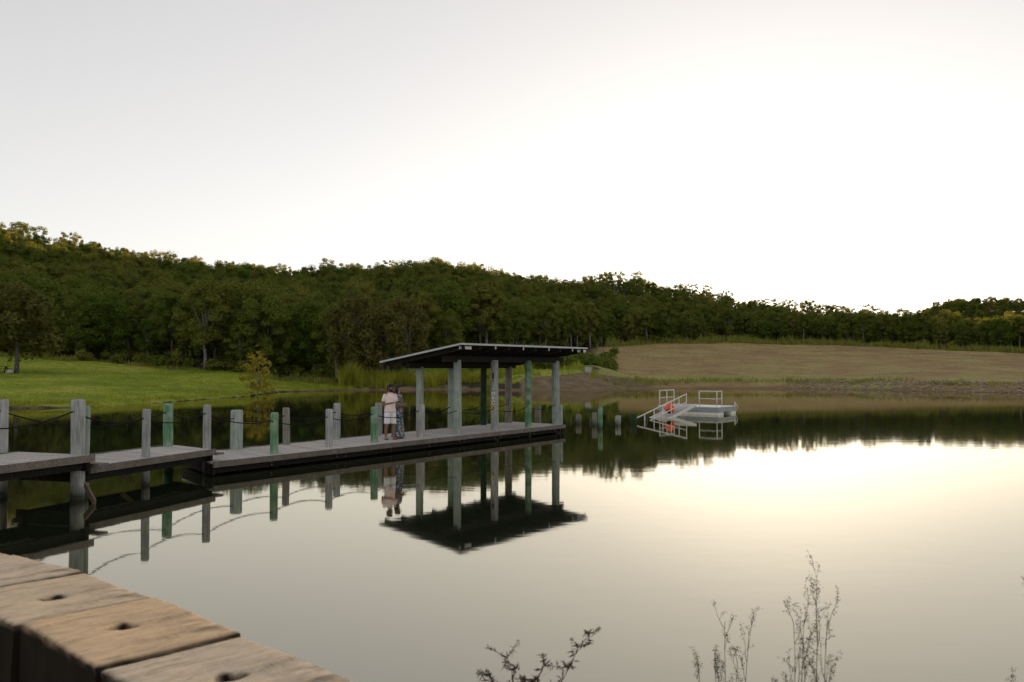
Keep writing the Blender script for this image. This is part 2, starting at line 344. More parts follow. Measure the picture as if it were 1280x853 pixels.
def terrain(x, y):
    x = np.asarray(x, float); y = np.asarray(y, float)
    th = np.arctan2(x, y); r = np.hypot(x, y)/np.maximum(np.cos(th), .35)*np.maximum(np.cos(th), .35)
    d = np.where(np.cos(th) > .35, r*np.cos(th), r*.35)      # table distances run along the view axis
    S, bw, bh, Fd, zF, G, zG = prof(th)
    S = S+vnoise(x, y, 9, 3)*2.2*sm(20, 60, d)+vnoise(x, y, 2.5, 5)*.7
    t = d-S
    bed = np.maximum(-2.2, .22*t)
    bank = bh*sm(0, 1, t/bw)
    u = np.clip((d-S-bw)/np.maximum(Fd-S-bw, 1), 0, 1)
    mid = (zF-bh)*u**1.25
    g = np.clip((d-Fd)/(G-Fd), 0, 1); hill = (zG-zF)*(g**1.05*.35+.65*g*g*(3-2*g))
    back = np.clip((d-G-12)/200, 0, 1); down = -(zG*.75)*back*back*(3-2*back)*(d > G)
    px = 640+F_PX*np.tan(np.clip(th, -1.3, 1.3))
    far = sm(1050, 1200, px)*sm(400, 530, d)*35*(1-sm(560, 800, d))
    z = np.where(t < 0, bed, bank+mid+hill+down+far)
    rough = vnoise(x, y, 14, 1)*.5*sm(3, 25, t)+vnoise(x, y, 4, 2)*.22*sm(1, 8, t)+vnoise(x, y, 60, 9)*4*sm(30, 120, d-Fd)
    # spoil heaps of bare earth beside the shelter
    for hx, hr, hh, hw in ((742, 122, .8, 2.2), (764, 124, .6, 2.0), (712, 108, .35, 1.8), (735, 110, .3, 1.2), (690, 106, .4, 1.6)):
        cx, cy = (hx-640)/F_PX*hr, hr; z = z+hh*np.exp(-((x-cx)**2+(y-cy)**2)/hw**2)
    z = z+rough
    # near bank that the photographer stands on, behind the timber edge
    n = (x-K0[0])*KN[0]+(y-K0[1])*KN[1]
    near = np.where(n < -.30, 1.30+vnoise(x, y, .5, 11)*.06, np.where(n < .15, .9, .55-.28*(n-.15)))
    near = np.where(n > 2.6, -.14-.3*(n-2.6), near)
    e = (x-K0[0])*KE[0]+(y-K0[1])*KE[1]
    near = np.where(n < -.3, near-.45*sm(5, 10, e)+np.minimum(np.maximum(-n-14, 0)*.05, 6), near)
    return np.where(n < 6, np.maximum(near, -2.2)*(1-sm(4, 6, n))+z*sm(4, 6, n) if False else np.where(n < 4, np.maximum(near, -2.2), np.minimum(z, -.5) if False else np.where(d < S-1, np.maximum(-2.2, np.minimum(z, -.5)), z)), z)
def gz(x, y): return float(terrain(np.array([x]), np.array([y]))[0])
def colpos(px, d): return (px-640)/F_PX*d, d

rad = np.concatenate([np.arange(.0, 8, .25), np.geomspace(8, 40, 34)[1:], np.arange(41, 130, 1.1), np.geomspace(131, 620, 110), np.array([760, 1000, 1500, 2400])])
ths = np.concatenate([np.linspace(-math.pi, -.78, 70, endpoint=False), np.linspace(-.78, .78, 430, endpoint=False), np.linspace(.78, math.pi, 70, endpoint=False)])
nr, nth = len(rad), len(ths)
RR, TT = np.meshgrid(rad, ths, indexing='ij')
dd = np.where(np.abs(TT) < .9, RR/np.maximum(np.cos(TT), .6), RR/math.cos(.9))
GX = (dd*np.sin(TT)).ravel(); GY = (dd*np.cos(TT)).ravel(); GZ = terrain(GX, GY)
idx = np.arange(nr*nth).reshape(nr, nth)
a_ = idx[:-1, :]; b_ = np.roll(idx, -1, axis=1)[:-1, :]; c_ = np.roll(idx, -1, axis=1)[1:, :]; d_ = idx[1:, :]
quads = np.stack([a_, d_, c_, b_], -1).reshape(-1, 4)
def np_mesh(name, V, Q, mats, smooth=False):
    me = bpy.data.meshes.new(name); me.vertices.add(len(V)); me.vertices.foreach_set('co', np.asarray(V, np.float32).ravel())
    k = Q.shape[1]; me.loops.add(Q.size); me.loops.foreach_set('vertex_index', Q.ravel().astype(np.int32))
    me.polygons.add(len(Q)); me.polygons.foreach_set('loop_start', np.arange(0, Q.size, k, dtype=np.int32))
    me.polygons.foreach_set('loop_total', np.full(len(Q), k, np.int32))
    for m in (mats if isinstance(mats, (list, tuple)) else [mats]): me.materials.append(m)
    me.update(calc_edges=True)
    if smooth: me.shade_smooth()
    return me
gme = np_mesh('ground', np.stack([GX, GY, GZ], -1), quads, M['ground'], True)
th = np.arctan2(GX, GY); dg = np.where(np.cos(th) > .35, np.hypot(GX, GY)*np.cos(th), np.hypot(GX, GY)*.35)
S_, bw_, bh_, Fd_, zF_, G_, zG_ = prof(th); pxg = 640+F_PX*np.tan(np.clip(th, -1.3, 1.3))
lawn = (1-sm(380, 520, pxg))*sm(.2, 1.6, dg-S_)*(1-sm(-6, 3, dg-Fd_))
shelf = sm(728, 752, pxg)*sm(2.0, 5.5, dg-S_)*(1-sm(10, 34-16*sm(1000, 1250, pxg), dg-S_))*(.62-.35*sm(960, 1200, pxg))
green_bank = sm(440, 540, pxg)*(1-sm(720, 770, pxg))*sm(2, 6, dg-S_)*(1-sm(20, 50, dg-S_))*.62
strip = sm(760, 860, pxg)*sm(-9, -2, dg-Fd_)*(1-sm(2, 8, dg-Fd_))*.7
field = sm(690, 800, pxg)*(1-sm(0, 8, dg-Fd_))*(dg > S_-2)
dirt = sm(632, 668, pxg)*(1-sm(775, 860, pxg))*sm(-4, 0, dg-S_)*(1-sm(5, 11, dg-S_-5.5*sm(690, 735, pxg)))
dirt = np.maximum(dirt, (.62-.22*(1-sm(330, 440, pxg)))*sm(-6, -1, dg-S_)*(1-sm(1.2, 3.2, dg-S_)))
dirt = np.where((dg < 25) | (np.cos(th) < .3), 1.0, dirt)
zone = np.stack([np.clip(np.maximum.reduce([lawn, green_bank]), 0, 1), np.clip(field, 0, 1), np.clip(dirt, 0, 1), np.clip(np.maximum(shelf*1.15, strip), 0, 1)], -1)
ca = gme.color_attributes.new('zone', 'FLOAT_COLOR', 'POINT'); ca.data.foreach_set('color', zone.astype(np.float32).ravel())
link('ground', gme, kind='structure')

wm = MB(); wm.add([(-400,-40,0),(400,-40,0),(400,135,0),(-400,135,0)], [(0,1,2,3)])
wm.build('water', M['water'], kind='structure')

# ------------------------------------------------------------------ foliage generators
def leaf_quads(P, N, size, aspect=1.6, tip=True):
    """a bent diamond leaf spray at every point, lying across N"""
    n = len(P); t = rng.normal(size=(n, 3)); t -= N*(t*N).sum(1, keepdims=True); t /= np.linalg.norm(t, axis=1, keepdims=True)+1e-9
    b = np.cross(N, t); s = (size*(.6+.8*rng.random(n)))[:, None]
    V = np.stack([P-t*s*aspect*.5, P+b*s*.5, P+t*s*aspect*.5, P-b*s*.5], 1).reshape(-1, 3)
    return V, np.arange(4*n).reshape(n, 4)
def clump_points(c, r, n, up=.38):
    u = rng.normal(size=(n, 3)); u /= np.linalg.norm(u, axis=1, keepdims=True)
    u[:, 2] = np.where(u[:, 2] < -.2, u[:, 2]*.6, u[:, 2]); k = .52+.52*rng.random(n)**.5
    k = np.where(rng.random(n) < .11, k*rng.uniform(1.1, 1.55, n), k)[:, None]; r = np.array(r)*rng.uniform(.68, 1.3, 3)
    P = np.array(c)+u*k*np.array(r)
    N = u+rng.normal(scale=.32, size=(n, 3)); N[:, 2] += up; N /= np.linalg.norm(N, axis=1, keepdims=True)
    return P, N
def gum(seed, H, cw, lo, nclump, nleaf, leaf, sparse=0., weep=False, trunk_r=.17, flat=.92, crk=1.0):
    """returns (trunk mesh, crown mesh) of a gum tree: forked limbs, clump on each limb end"""
    rs = random.Random(seed); tb = MB()
    lean = Vector((rs.uniform(-.06, .06), rs.uniform(-.06, .06), 1)).normalized()
    fork = H*lo*rs.uniform(.75, 1.0); base = []
    for i in range(5):
        k = i/4; base.append(Vector((lean.x*fork*k+rs.uniform(-.08, .08)*(i > 0), lean.y*fork*k+rs.uniform(-.08, .08)*(i > 0), -.4+(fork+.4)*k)))
    tb.tube(base, [trunk_r*(1.25-.5*i/4) for i in range(5)], 7)
    PP, NN = [], []
    for j in range(nclump):
        f = j/max(1, nclump-1); a = 2.4*j+rs.uniform(-.4, .4)
        zz = H*(lo*.85+(1-lo*.85)*(f*.92+rs.uniform(-.05, .05)))-H*.05
        k = (zz/H-lo*.8)/(1-lo*.8); rr = cw*.5*math.sqrt(max(.05, 1-(1.5*k-.62)**2))*(rs.uniform(.2, 1.2) if weep else rs.uniform(.35, .95))*(1-.5*(k > .85))
        c = Vector((math.cos(a)*rr, math.sin(a)*rr, zz)); c.x += lean.x*zz; c.y += lean.y*zz
        s = base[-1]; mid = s.lerp(c, .5)+Vector((rs.uniform(-.3, .3), rs.uniform(-.3, .3), .12*H*rs.uniform(-.2, .6)))
        if j % (2 if nclump > 14 else 1) == 0: tb.tube([s-Vector((0,0,.3)), s.lerp(mid, .6), mid, c], [trunk_r*.55, trunk_r*.36, trunk_r*.24, trunk_r*.08], 5)
        cr = cw*rs.uniform(.12, .28)*crk*(rs.uniform(.6, .95) if weep else 1)
        n = int(nleaf*rs.uniform(.7, 1.3))
        P, N = clump_points(c, (cr, cr, cr*flat), n)
        if weep:
            m2 = n; u = rng.random(m2); ang = rng.random(m2)*6.28; q = np.sqrt(rng.random(m2))*cr
            strand = np.floor(rng.random(m2)*16); ang = strand*.39+rng.normal(scale=.07, size=m2); q = cr*(.35+.6*((strand*.618) % 1))
            P2 = np.stack([c.x+np.cos(ang)*q, c.y+np.sin(ang)*q, c.z-u*H*.15*(.5+((strand*.37) % 1))], -1)+rng.normal(scale=.07, size=(m2, 3))
            N2 = rng.normal(size=(m2, 3)); N2[:, 2] *= .3; N2 /= np.linalg.norm(N2, axis=1, keepdims=True)
            P = np.concatenate([P, P2]); N = np.concatenate([N, N2])
        keep = rng.random(len(P)) > sparse; PP.append(P[keep]); NN.append(N[keep])
    P = np.concatenate(PP); N = np.concatenate(NN)
    V, Q = leaf_quads(P, N, leaf, 1.7)
    return tb, V, Q
VAR = []
for i in range(7):
    tb, V, Q = gum(100+i, 10.5, [5.8, 6.6, 4.6, 5.6, 7.0, 4.2, 5.4][i], [.42, .36, .52, .40, .34, .56, .45][i], [24, 27, 19, 23, 29, 17, 22][i], 480, .16, crk=.82)
    VAR.append((tb.mesh('trunk', M['bark_pale' if i in (0, 2, 3, 5) else 'bark'], True), np_mesh('crown', V, Q, M['leaf'])))
for i in range(3):   # tall open-crowned gums for the ridge
    tb, V, Q = gum(200+i, 13, [6.2, 5.4, 7.0][i], [.50, .56, .46][i], [30, 26, 34][i], 210, .15, .10, crk=.62)
    VAR.append((tb.mesh('trunk', M['bark_pale'], True), np_mesh('crown', V, Q, M['leaf'])))
tb, V, Q = gum(301, 10, 7.2, .44, 16, 230, .24, .05, True); WEEP = (tb.mesh('trunk', M['bark'], True), np_mesh('crown', V, Q, M['leaf_weep']))
tb, V, Q = gum(302, 11.5, 5.6, .50, 14, 220, .24, .05, True, .14); WEEP2 = (tb.mesh('trunk', M['bark_pale'], True), np_mesh('crown', V, Q, M['leaf_weep']))

def place_tree(name, var, x, y, scale, rz, label, group=None, z=None, sz=1.0):
    t = empty(name, (x, y, gz(x, y)-.05 if z is None else z), label, 'tree', group, rz); t.scale = (scale, scale, scale*sz)
    link('trunk', var[0], t); link('crown', var[1], t); return t

# forest positions
pts = []
d = 84.0
while d < 610:
    sp = 5.0 if d < 260 else 5.4
    half = d*.86
    xs = np.arange(-half, half, sp)+rng.uniform(-1.9, 1.9, int(np.ceil(2*half/sp)))[:len(np.arange(-half, half, sp))]
    for x in xs: pts.append((x, d+rng.uniform(-2.2, 2.2)))
    d += sp*.92
pts = np.array(pts); pth = np.arctan2(pts[:, 0], pts[:, 1]); S_, bw_, bh_, Fd_, zF_, G_, zG_ = prof(pth)
ppx = 640+F_PX*np.tan(pth); dF = pts[:, 1]-Fd_-vnoise(pts[:, 0], pts[:, 1], 18, 4)*7
main = (dF > 1) & (pts[:, 1] < G_+7)
far = (ppx > 1060) & (pts[:, 1] > 400) & (pts[:, 1] < 560)
keep = (main | far) & (ppx > -290) & (ppx < 1570) & (rng.random(len(pts)) > .06)
pts, ppx, dF, G_ = pts[keep], ppx[keep], dF[keep], G_[keep]
pz = terrain(pts[:, 0], pts[:, 1])
order = np.argsort(dF); inview = [i for i in order if -15 < ppx[i] < 1295 and pts[i, 1] < 400][:290]
single = np.zeros(len(pts), bool); single[inview] = True
scl = rng.uniform(.62, 1.26, len(pts))*(1+.32*vnoise(pts[:, 0], pts[:, 1], 22, 31))*np.where(dF > 16, .90, 1.0)*np.interp(ppx, [0, 420, 650, 860, 1300], [1.04, 1.0, .96, .86, .78])
ridge = (pts[:, 1] > G_-38) & (pts[:, 1] < 400)
vi = np.where(ridge & (rng.random(len(pts)) < .62), rng.integers(7, 10, len(pts)), rng.integers(0, 7, len(pts)))
rot = rng.random(len(pts))*6.283
LAB = [(330, 'gum tree in the forest behind the lawn', 'gum trees behind the lawn'),
       (720, 'gum tree in the forest behind the shelter', 'gum trees behind the shelter'),
       (9999, 'gum tree in the forest above the brown field', 'gum trees above the brown field')]
for i in inview:
    lab, grp = next((l, g) for p, l, g in LAB if ppx[i] < p)
    look = ['rounded', 'broad', 'pale-trunked', 'rounded', 'broad low-branched', 'narrow pale-trunked', 'rounded', 'tall open', 'tall slim', 'tall open'][vi[i]]
    lab = f'{look} {lab}' + (', in its front row' if dF[i] < 6 else ', behind its front row')
    place_tree('gum_tree', VAR[vi[i]], pts[i, 0], pts[i, 1], scl[i], rot[i], lab, grp, pz[i]-.05)
# single trees that stand out
x, y = colpos(21, 92); t_ = place_tree('gum_tree', WEEP, x, y, .98, 1.0, 'spreading brownish gum tree standing alone on the lawn beside a pale stone'); t_.scale = (1.3, 1.3, .96)
for px, dd_, s, rz, lab in ((436, 107, .98, .4, 'gum tree with a pale bare trunk at the water edge beside reeds'),
                            (478, 109, 1.0, 2.2, 'drooping olive-brown gum tree behind the reed bed, the wider of two'),
                            (512, 111, .92, 4.0, 'drooping olive-brown gum tree behind the reed bed, nearer the shelter roof')):
    x, y = colpos(px, dd_); place_tree('gum_tree', WEEP2 if px != 478 else WEEP, x, y, s, rz, lab)
tb, V, Q = gum(401, 4.4, 3.0, .3, 13, 60, .19, .1, False, .055)
x, y = colpos(323, 83); yt = empty('yellow_tree', (x, y, gz(x, y)-.05), 'small yellow-leaved tree with forked pale trunk at the lawn shore', 'tree')
tb.build('trunk', M['bark_pale'], yt, True); link('crown', np_mesh('crown', V, Q, M['leaf_yellow']), yt)

# shrubs
def shrub_mesh(seed, nl=420, leaf=.16):
    rs = random.Random(seed); PP, NN = [], []
    for j in range(7):
        a = rs.uniform(0, 6.28); q = rs.uniform(0, .75)
        P, N = clump_points((math.cos(a)*q, math.sin(a)*q, rs.uniform(.35, 1.0)), (.55, .55, .45), nl//7); PP.append(P); NN.append(N)
    V, Q = leaf_quads(np.concatenate(PP), np.concatenate(NN), leaf); tb = MB()
    for j in range(5):
        a = 1.3*j; tb.tube([(0,0,-.2), (.2*math.cos(a), .2*math.sin(a), .4), (.5*math.cos(a), .5*math.sin(a), .9)], [.03, .02, .01], 4)
    return tb.mesh('stems', M['bark']), np_mesh('foliage', V, Q, M['leaf_shrub']), np_mesh('foliage', V, Q, M['leaf'])
SH = [shrub_mesh(s) for s in range(4)]
def shrub(x, y, s, lab, grp, dark=False, k=None):
    v = SH[random.randrange(4)]; t = empty('shrub', (x, y, gz(x, y)-.05), lab, 'shrub', grp, random.uniform(0, 6.28)); t.scale = (s, s, s*random.uniform(.8, 1.15))
    link('stems', v[0], t); link('foliage', v[2 if dark else 1], t)
for i in range(46):
    px = random.uniform(555, 770); f = random.random()
    lo = 113+16*max(0, (px-640)/110); dd_ = lo+f*45*min(1, (px-540)/150+.25)
    x, y = colpos(px, dd_); shrub(x, y, random.uniform(1.0, 2.0), 'bright green shrub on the bank above the bare earth behind the shelter', 'green shrubs on the bank')
for i in range(34):
    px = random.uniform(690, 768); dd_ = 121+(px-688)*.12+random.random()*30
    x, y = colpos(px, dd_); shrub(x, y, random.uniform(.7, 1.45), 'green shrub above the earth bank beside the concrete block', 'green shrubs by the concrete block')
for i in range(26):
    px = random.uniform(10, 420); S0, _, _, F0, _, _, _ = prof(math.atan((px-640)/F_PX))
    x, y = colpos(px, float(F0)-random.uniform(-2, 2.5)); shrub(x, y, random.uniform(.8, 1.5), 'dark shrub along the forest edge at the back of the lawn', 'dark shrubs behind the lawn', True)
for i in range(24):
    px = random.uniform(790, 1290); S0, _, _, F0, _, _, _ = prof(math.atan((px-640)/F_PX))
    x, y = colpos(px, float(F0)+random.uniform(0, 3)); shrub(x, y, random.uniform(1.0, 1.9), 'dark shrub along the forest edge above the brown field', 'dark shrubs above the field', True)

rest = np.where(~single)[0]
us = []      # undergrowth between the trunks
while len(us) < 1300:
    upx = random.uniform(-280, 1560); S0, _, _, F0, _, G0, _ = [float(q) for q in prof(math.atan((upx-640)/F_PX))]
    ud = F0+7+(G0-F0)*random.random()**1.4; us.append((*colpos(upx, ud), 10, random.uniform(1.0, 2.5)))
us = np.array(us); n0 = len(pts); pts = np.concatenate([pts, us[:, :2]]); pz = np.concatenate([pz, terrain(us[:, 0], us[:, 1])])
vi = np.concatenate([vi, np.full(len(us), 10)]); scl = np.concatenate([scl, us[:, 3]]); rot = np.concatenate([rot, rng.random(len(us))*6.28]); ppx = np.concatenate([ppx, np.full(len(us), -999.)])
rest = np.concatenate([rest, np.arange(n0, len(pts))])
fm = bpy.data.meshes.new('forest'); fm.vertices.add(len(rest))
fm.vertices.foreach_set('co', np.stack([pts[rest, 0], pts[rest, 1], pz[rest]], -1).astype(np.float32).ravel())
for nm, arr, ty in (('vi', vi, 'INT'), ('scl', scl, 'FLOAT'), ('rot', rot, 'FLOAT')):
    at_ = fm.attributes.new(nm, ty, 'POINT'); at_.data.foreach_set('value', arr[rest].astype(np.int32 if ty == 'INT' else np.float32))
fo = link('forest', fm, label='dense dark green gum forest covering the hillside up to its skyline', cat='forest', kind='stuff')
ng = bpy.data.node_groups.new('forest_trees', 'GeometryNodeTree')
ng.interface.new_socket('Geometry', in_out='INPUT', socket_type='NodeSocketGeometry'); ng.interface.new_socket('Geometry', in_out='OUTPUT', socket_type='NodeSocketGeometry')
gi = ng.nodes.new('NodeGroupInput'); go = ng.nodes.new('NodeGroupOutput'); jn = ng.nodes.new('GeometryNodeJoinGeometry')
def named(n, ty):
    k = ng.nodes.new('GeometryNodeInputNamedAttribute'); k.data_type = ty; k.inputs[0].default_value = n
    return next(o for o in k.outputs if o.enabled and o.name == 'Attribute')
n_vi, n_s, n_r = named('vi', 'INT'), named('scl', 'FLOAT'), named('rot', 'FLOAT')
cx = ng.nodes.new('ShaderNodeCombineXYZ'); ng.links.new(n_r, cx.inputs[2])
src = {}
for o in COL.objects:
    if o.type == 'MESH' and o.parent and o.data.name.split('.')[0] in ('trunk', 'crown', 'foliage'): src.setdefault(o.data.name, o)
for k, pair in enumerate(VAR+[(SH[0][2],)]):
    eq = ng.nodes.new('FunctionNodeCompare'); eq.data_type = 'INT'; eq.operation = 'EQUAL'
    ng.links.new(n_vi, eq.inputs[2]); eq.inputs[3].default_value = k
    for me in pair:
        if me.name not in src:      # this kind stands only in the mass: one copy of it in the first tree of the kind
            i = next(i for i in rest if vi[i] == k and -10 < ppx[i] < 1290)
            t = place_tree('gum_tree', VAR[k], pts[i, 0]+1.5, pts[i, 1]+1.5, scl[i], rot[i], 'tall open-crowned gum tree on the skyline of the wooded hill', 'skyline gum trees')
            for ch in t.children: src[ch.data.name] = ch
        oi = ng.nodes.new('GeometryNodeObjectInfo'); oi.inputs[0].default_value = src[me.name]; oi.transform_space = 'ORIGINAL'; oi.inputs['As Instance'].default_value = True
        ip = ng.nodes.new('GeometryNodeInstanceOnPoints')
        ng.links.new(gi.outputs[0], ip.inputs['Points']); ng.links.new(eq.outputs[0], ip.inputs['Selection'])
        ng.links.new(oi.outputs['Geometry'], ip.inputs['Instance']); ng.links.new(cx.outputs[0], ip.inputs['Rotation']); ng.links.new(n_s, ip.inputs['Scale'])
        ng.links.new(ip.outputs[0], jn.inputs[0])
ng.links.new(jn.outputs[0], go.inputs[0])
md = fo.modifiers.new('trees', 'NODES'); md.node_group = ng

# grasses: blades as bent strips, one stuff object each
def blades(name, XY, hmin, hmax, width, mat, lab, cat, lean=.35):
    n = len(XY); z = terrain(XY[:, 0], XY[:, 1]); h = rng.uniform(hmin, hmax, n)*(1+1.1*vnoise(XY[:, 0], XY[:, 1], 1.9, 41)+.6*vnoise(XY[:, 0], XY[:, 1], 6, 42)); a = rng.random(n)*6.283; l = rng.random(n)*lean*h
    wd = width*(.6+.8*rng.random(n)); px_, py_ = np.cos(a+1.57)*wd, np.sin(a+1.57)*wd
    B = np.stack([XY[:, 0], XY[:, 1], z-.05], -1)
    mid = B+np.stack([np.cos(a)*l*.3, np.sin(a)*l*.3, h*.6], -1); top = B+np.stack([np.cos(a)*l, np.sin(a)*l, h], -1)
    W = np.stack([px_, py_, np.zeros(n)], -1)
    V = np.stack([B-W, B+W, mid+W*.8, mid-W*.8, top+W*.12, top-W*.12], 1).reshape(-1, 3)
    k = np.arange(n)[:, None]*6; Q = np.concatenate([k+np.array([0, 1, 2, 3]), k+np.array([3, 2, 4, 5])])
    return link(name, np_mesh(name, V, Q, mat), label=lab, cat=cat, kind='stuff')
def scatter(n, plo, phi, f):
    px = rng.uniform(plo, phi, n); S0, _, _, F0, _, _, _ = prof(np.arctan((px-640)/F_PX)); dd_ = f(px, S0, F0, n)
    return np.stack([(px-640)/F_PX*dd_, dd_], -1)
XY = scatter(13000, 424, 628, lambda p, S, Fd, n: S+rng.uniform(2.0, 8, n)+1.5*np.sin(p*.09))
XY = XY[vnoise(XY[:, 0], XY[:, 1], 3.2, 21) > -.06]
blades('reed_bed', XY, .8, 2.1, .03, M['reed'], 'bright yellow-green reed bed along the water behind the couple', 'reeds', .75)
XY = scatter(12000, 745, 1400, lambda p, S, Fd, n: Fd-rng.uniform(-1.5, 6, n))
XY = XY[vnoise(XY[:, 0], XY[:, 1], 7, 22) > -.3]
blades('tall_grass', XY, .6, 1.7, .06, M['tallgrass'], 'strip of tall pale green grass along the top of the brown field', 'grass')
XY = scatter(5000, -60, 440, lambda p, S, Fd, n: S+rng.uniform(.8, 3.0, n)); XY = XY[vnoise(XY[:, 0], XY[:, 1], 2.5, 23) > -.05]
blades('bank_grass', XY, .08, .34, .022, M['reed'], 'fringe of rough grass along the lawn shore', 'grass')
XY = scatter(34000, -40, 440, lambda p, S, Fd, n: S+1.5+(Fd-S-1.5)*rng.random(n)**1.2)
blades('lawn_grass', XY, .05, .17, .03, M['lawnblade'], 'short green lawn grass sloping down to the water', 'grass', .9)
XY = scatter(9000, -60, 420, lambda p, S, Fd, n: Fd-rng.uniform(-1, 6, n))
XY = XY[vnoise(XY[:, 0], XY[:, 1], 6, 26) > .02]
blades('forest_edge_grass', XY, .15, .7, .05, M['tallgrass'], 'rough grass along the foot of the forest behind the lawn', 'grass')
XY = scatter(7000, 740, 1290, lambda p, S, Fd, n: S+rng.uniform(2.5, 9, n)); XY = XY[vnoise(XY[:, 0]*.25, XY[:, 1], 2.0, 24) > .06]
blades('shore_tufts', XY, .12, .5, .035, M['tallgrass'], 'low tufts of grass along the shore below the brown field', 'grass')
XY = scatter(9000, 770, 1300, lambda p, S, Fd, n: S+8+(Fd-S-10)*rng.random(n)); XY = XY[vnoise(XY[:, 0]*.6, XY[:, 1], 7, 27)+.5*vnoise(XY[:, 0], XY[:, 1], 2.2, 28) > .16]
blades('field_grass', XY, .06, .28, .05, M['drygrass'], 'sparse dry grass tufts scattered over the bare brown field', 'grass', .8)
XY = scatter(5000, 560, 760, lambda p, S, Fd, n: S+rng.uniform(9, 45, n)); XY = XY[vnoise(XY[:, 0], XY[:, 1], 4, 25) > -.05]
blades('slope_grass', XY, .4, 1.3, .05, M['reed'], 'tall grass between the shrubs on the bank behind the shelter', 'grass')
# stones at the right-hand shore: too small to pick apart
sb = MB()
for p in scatter(900, 985, 1320, lambda p, S, Fd, n: S+rng.uniform(.2, 6.5, n)**1.0):
    r = random.uniform(.08, .26); c = Vector((p[0], p[1], gz(*p)+r*.15)); vs = [c+Vector((dx*r*random.uniform(.7, 1.3), dy*r*random.uniform(.7, 1.3), dz*r*random.uniform(.5, .9))) for dx, dy, dz in ((1,0,0),(0,1,0),(-1,0,0),(0,-1,0),(0,0,1),(0,0,-1))]
    sb.add(vs, [(0,1,4),(1,2,4),(2,3,4),(3,0,4),(1,0,5),(2,1,5),(3,2,5),(0,3,5)])
sb.build('shore_stones', M['shorestone'], label='loose grey-brown stones along the shore below the brown field', cat='stones', kind='stuff')

# ------------------------------------------------------------------ jetty
Z1, Z2, Z3 = .88, .62, .34
def post_mesh(r, h0, h1, seed, mat):
    """a round timber from z=h0 to z=h1: slightly out of round, chamfered top"""
    rs = random.Random(seed); mb = MB(); n = 14; rings = []; ph = [rs.uniform(0, 6.28) for _ in range(3)]
    zs = [h0, h0+.02]+[h0+(h1-h0)*k/7 for k in range(1, 7)]+[h1-.03, h1-.008, h1]
    bx, by = rs.uniform(-.02, .02), rs.uniform(-.02, .02)
    for i, z in enumerate(zs):
        k = (z-h0)/(h1-h0); cx, cy = bx*k+.006*math.sin(5*k+ph[0]), by*k+.006*math.sin(4*k+ph[1])
        rr = r*(1.04-.06*k)*(1-.10*(z > h1-.012)-.22*(z == h1)*0)
        if z == h1: rr *= .93
        rings.append([Vector((cx+math.cos(2*math.pi*q/n)*rr*(1+.025*math.sin(3*q+ph[2])), cy+math.sin(2*math.pi*q/n)*rr*(1+.025*math.cos(2*q+ph[2])), z)) for q in range(n)])
    mb.loft(rings); return mb.mesh('post', mat, False)
def post(parent, px, base_y, zdeck, top_y, wpx, mat, name='post', pos=None, zt=None, label=None):
    p = pos or at(px, base_y, zdeck); s = F_PX/p.y
    h1 = (zt-zdeck) if zt else (base_y-top_y)/s
    r = wpx/s/2; me = post_mesh(r, -(zdeck+1.2), h1, int(px*7+base_y), M[mat])
    for poly in me.polygons: poly.use_smooth = len(poly.vertices) == 4
    o = link(name, me, parent, label=label); o.location = Vector((p.x, p.y, zdeck)); o['top'] = zdeck+h1; o['r'] = r
    return o
def perp(a): return Vector((-a.y, a.x, 0))
plank_me = {}
def plank(parent, a, b, wd, th_, z):
    """deck plank from a to b (x axis), top at z"""
    if 'm' not in plank_me:
        mb = MB(); bm = bmesh.new(); bmesh.ops.create_cube(bm, size=1)
        bmesh.ops.bevel(bm, geom=[e for e in bm.edges], offset=.03, segments=1, affect='EDGES', clamp_overlap=True)
        me = bpy.data.meshes.new('plank'); bm.to_mesh(me); bm.free(); me.materials.append(M['plank']); plank_me['m'] = me
    L = (b-a).length; o = link('plank', plank_me['m'], parent); o.location = ((a.x+b.x)/2, (a.y+b.y)/2, z-th_/2)
    o.scale = (L, wd, th_); o.rotation_euler = (random.gauss(0, .004), random.gauss(0, .001), math.atan2(b.y-a.y, b.x-a.x)); return o
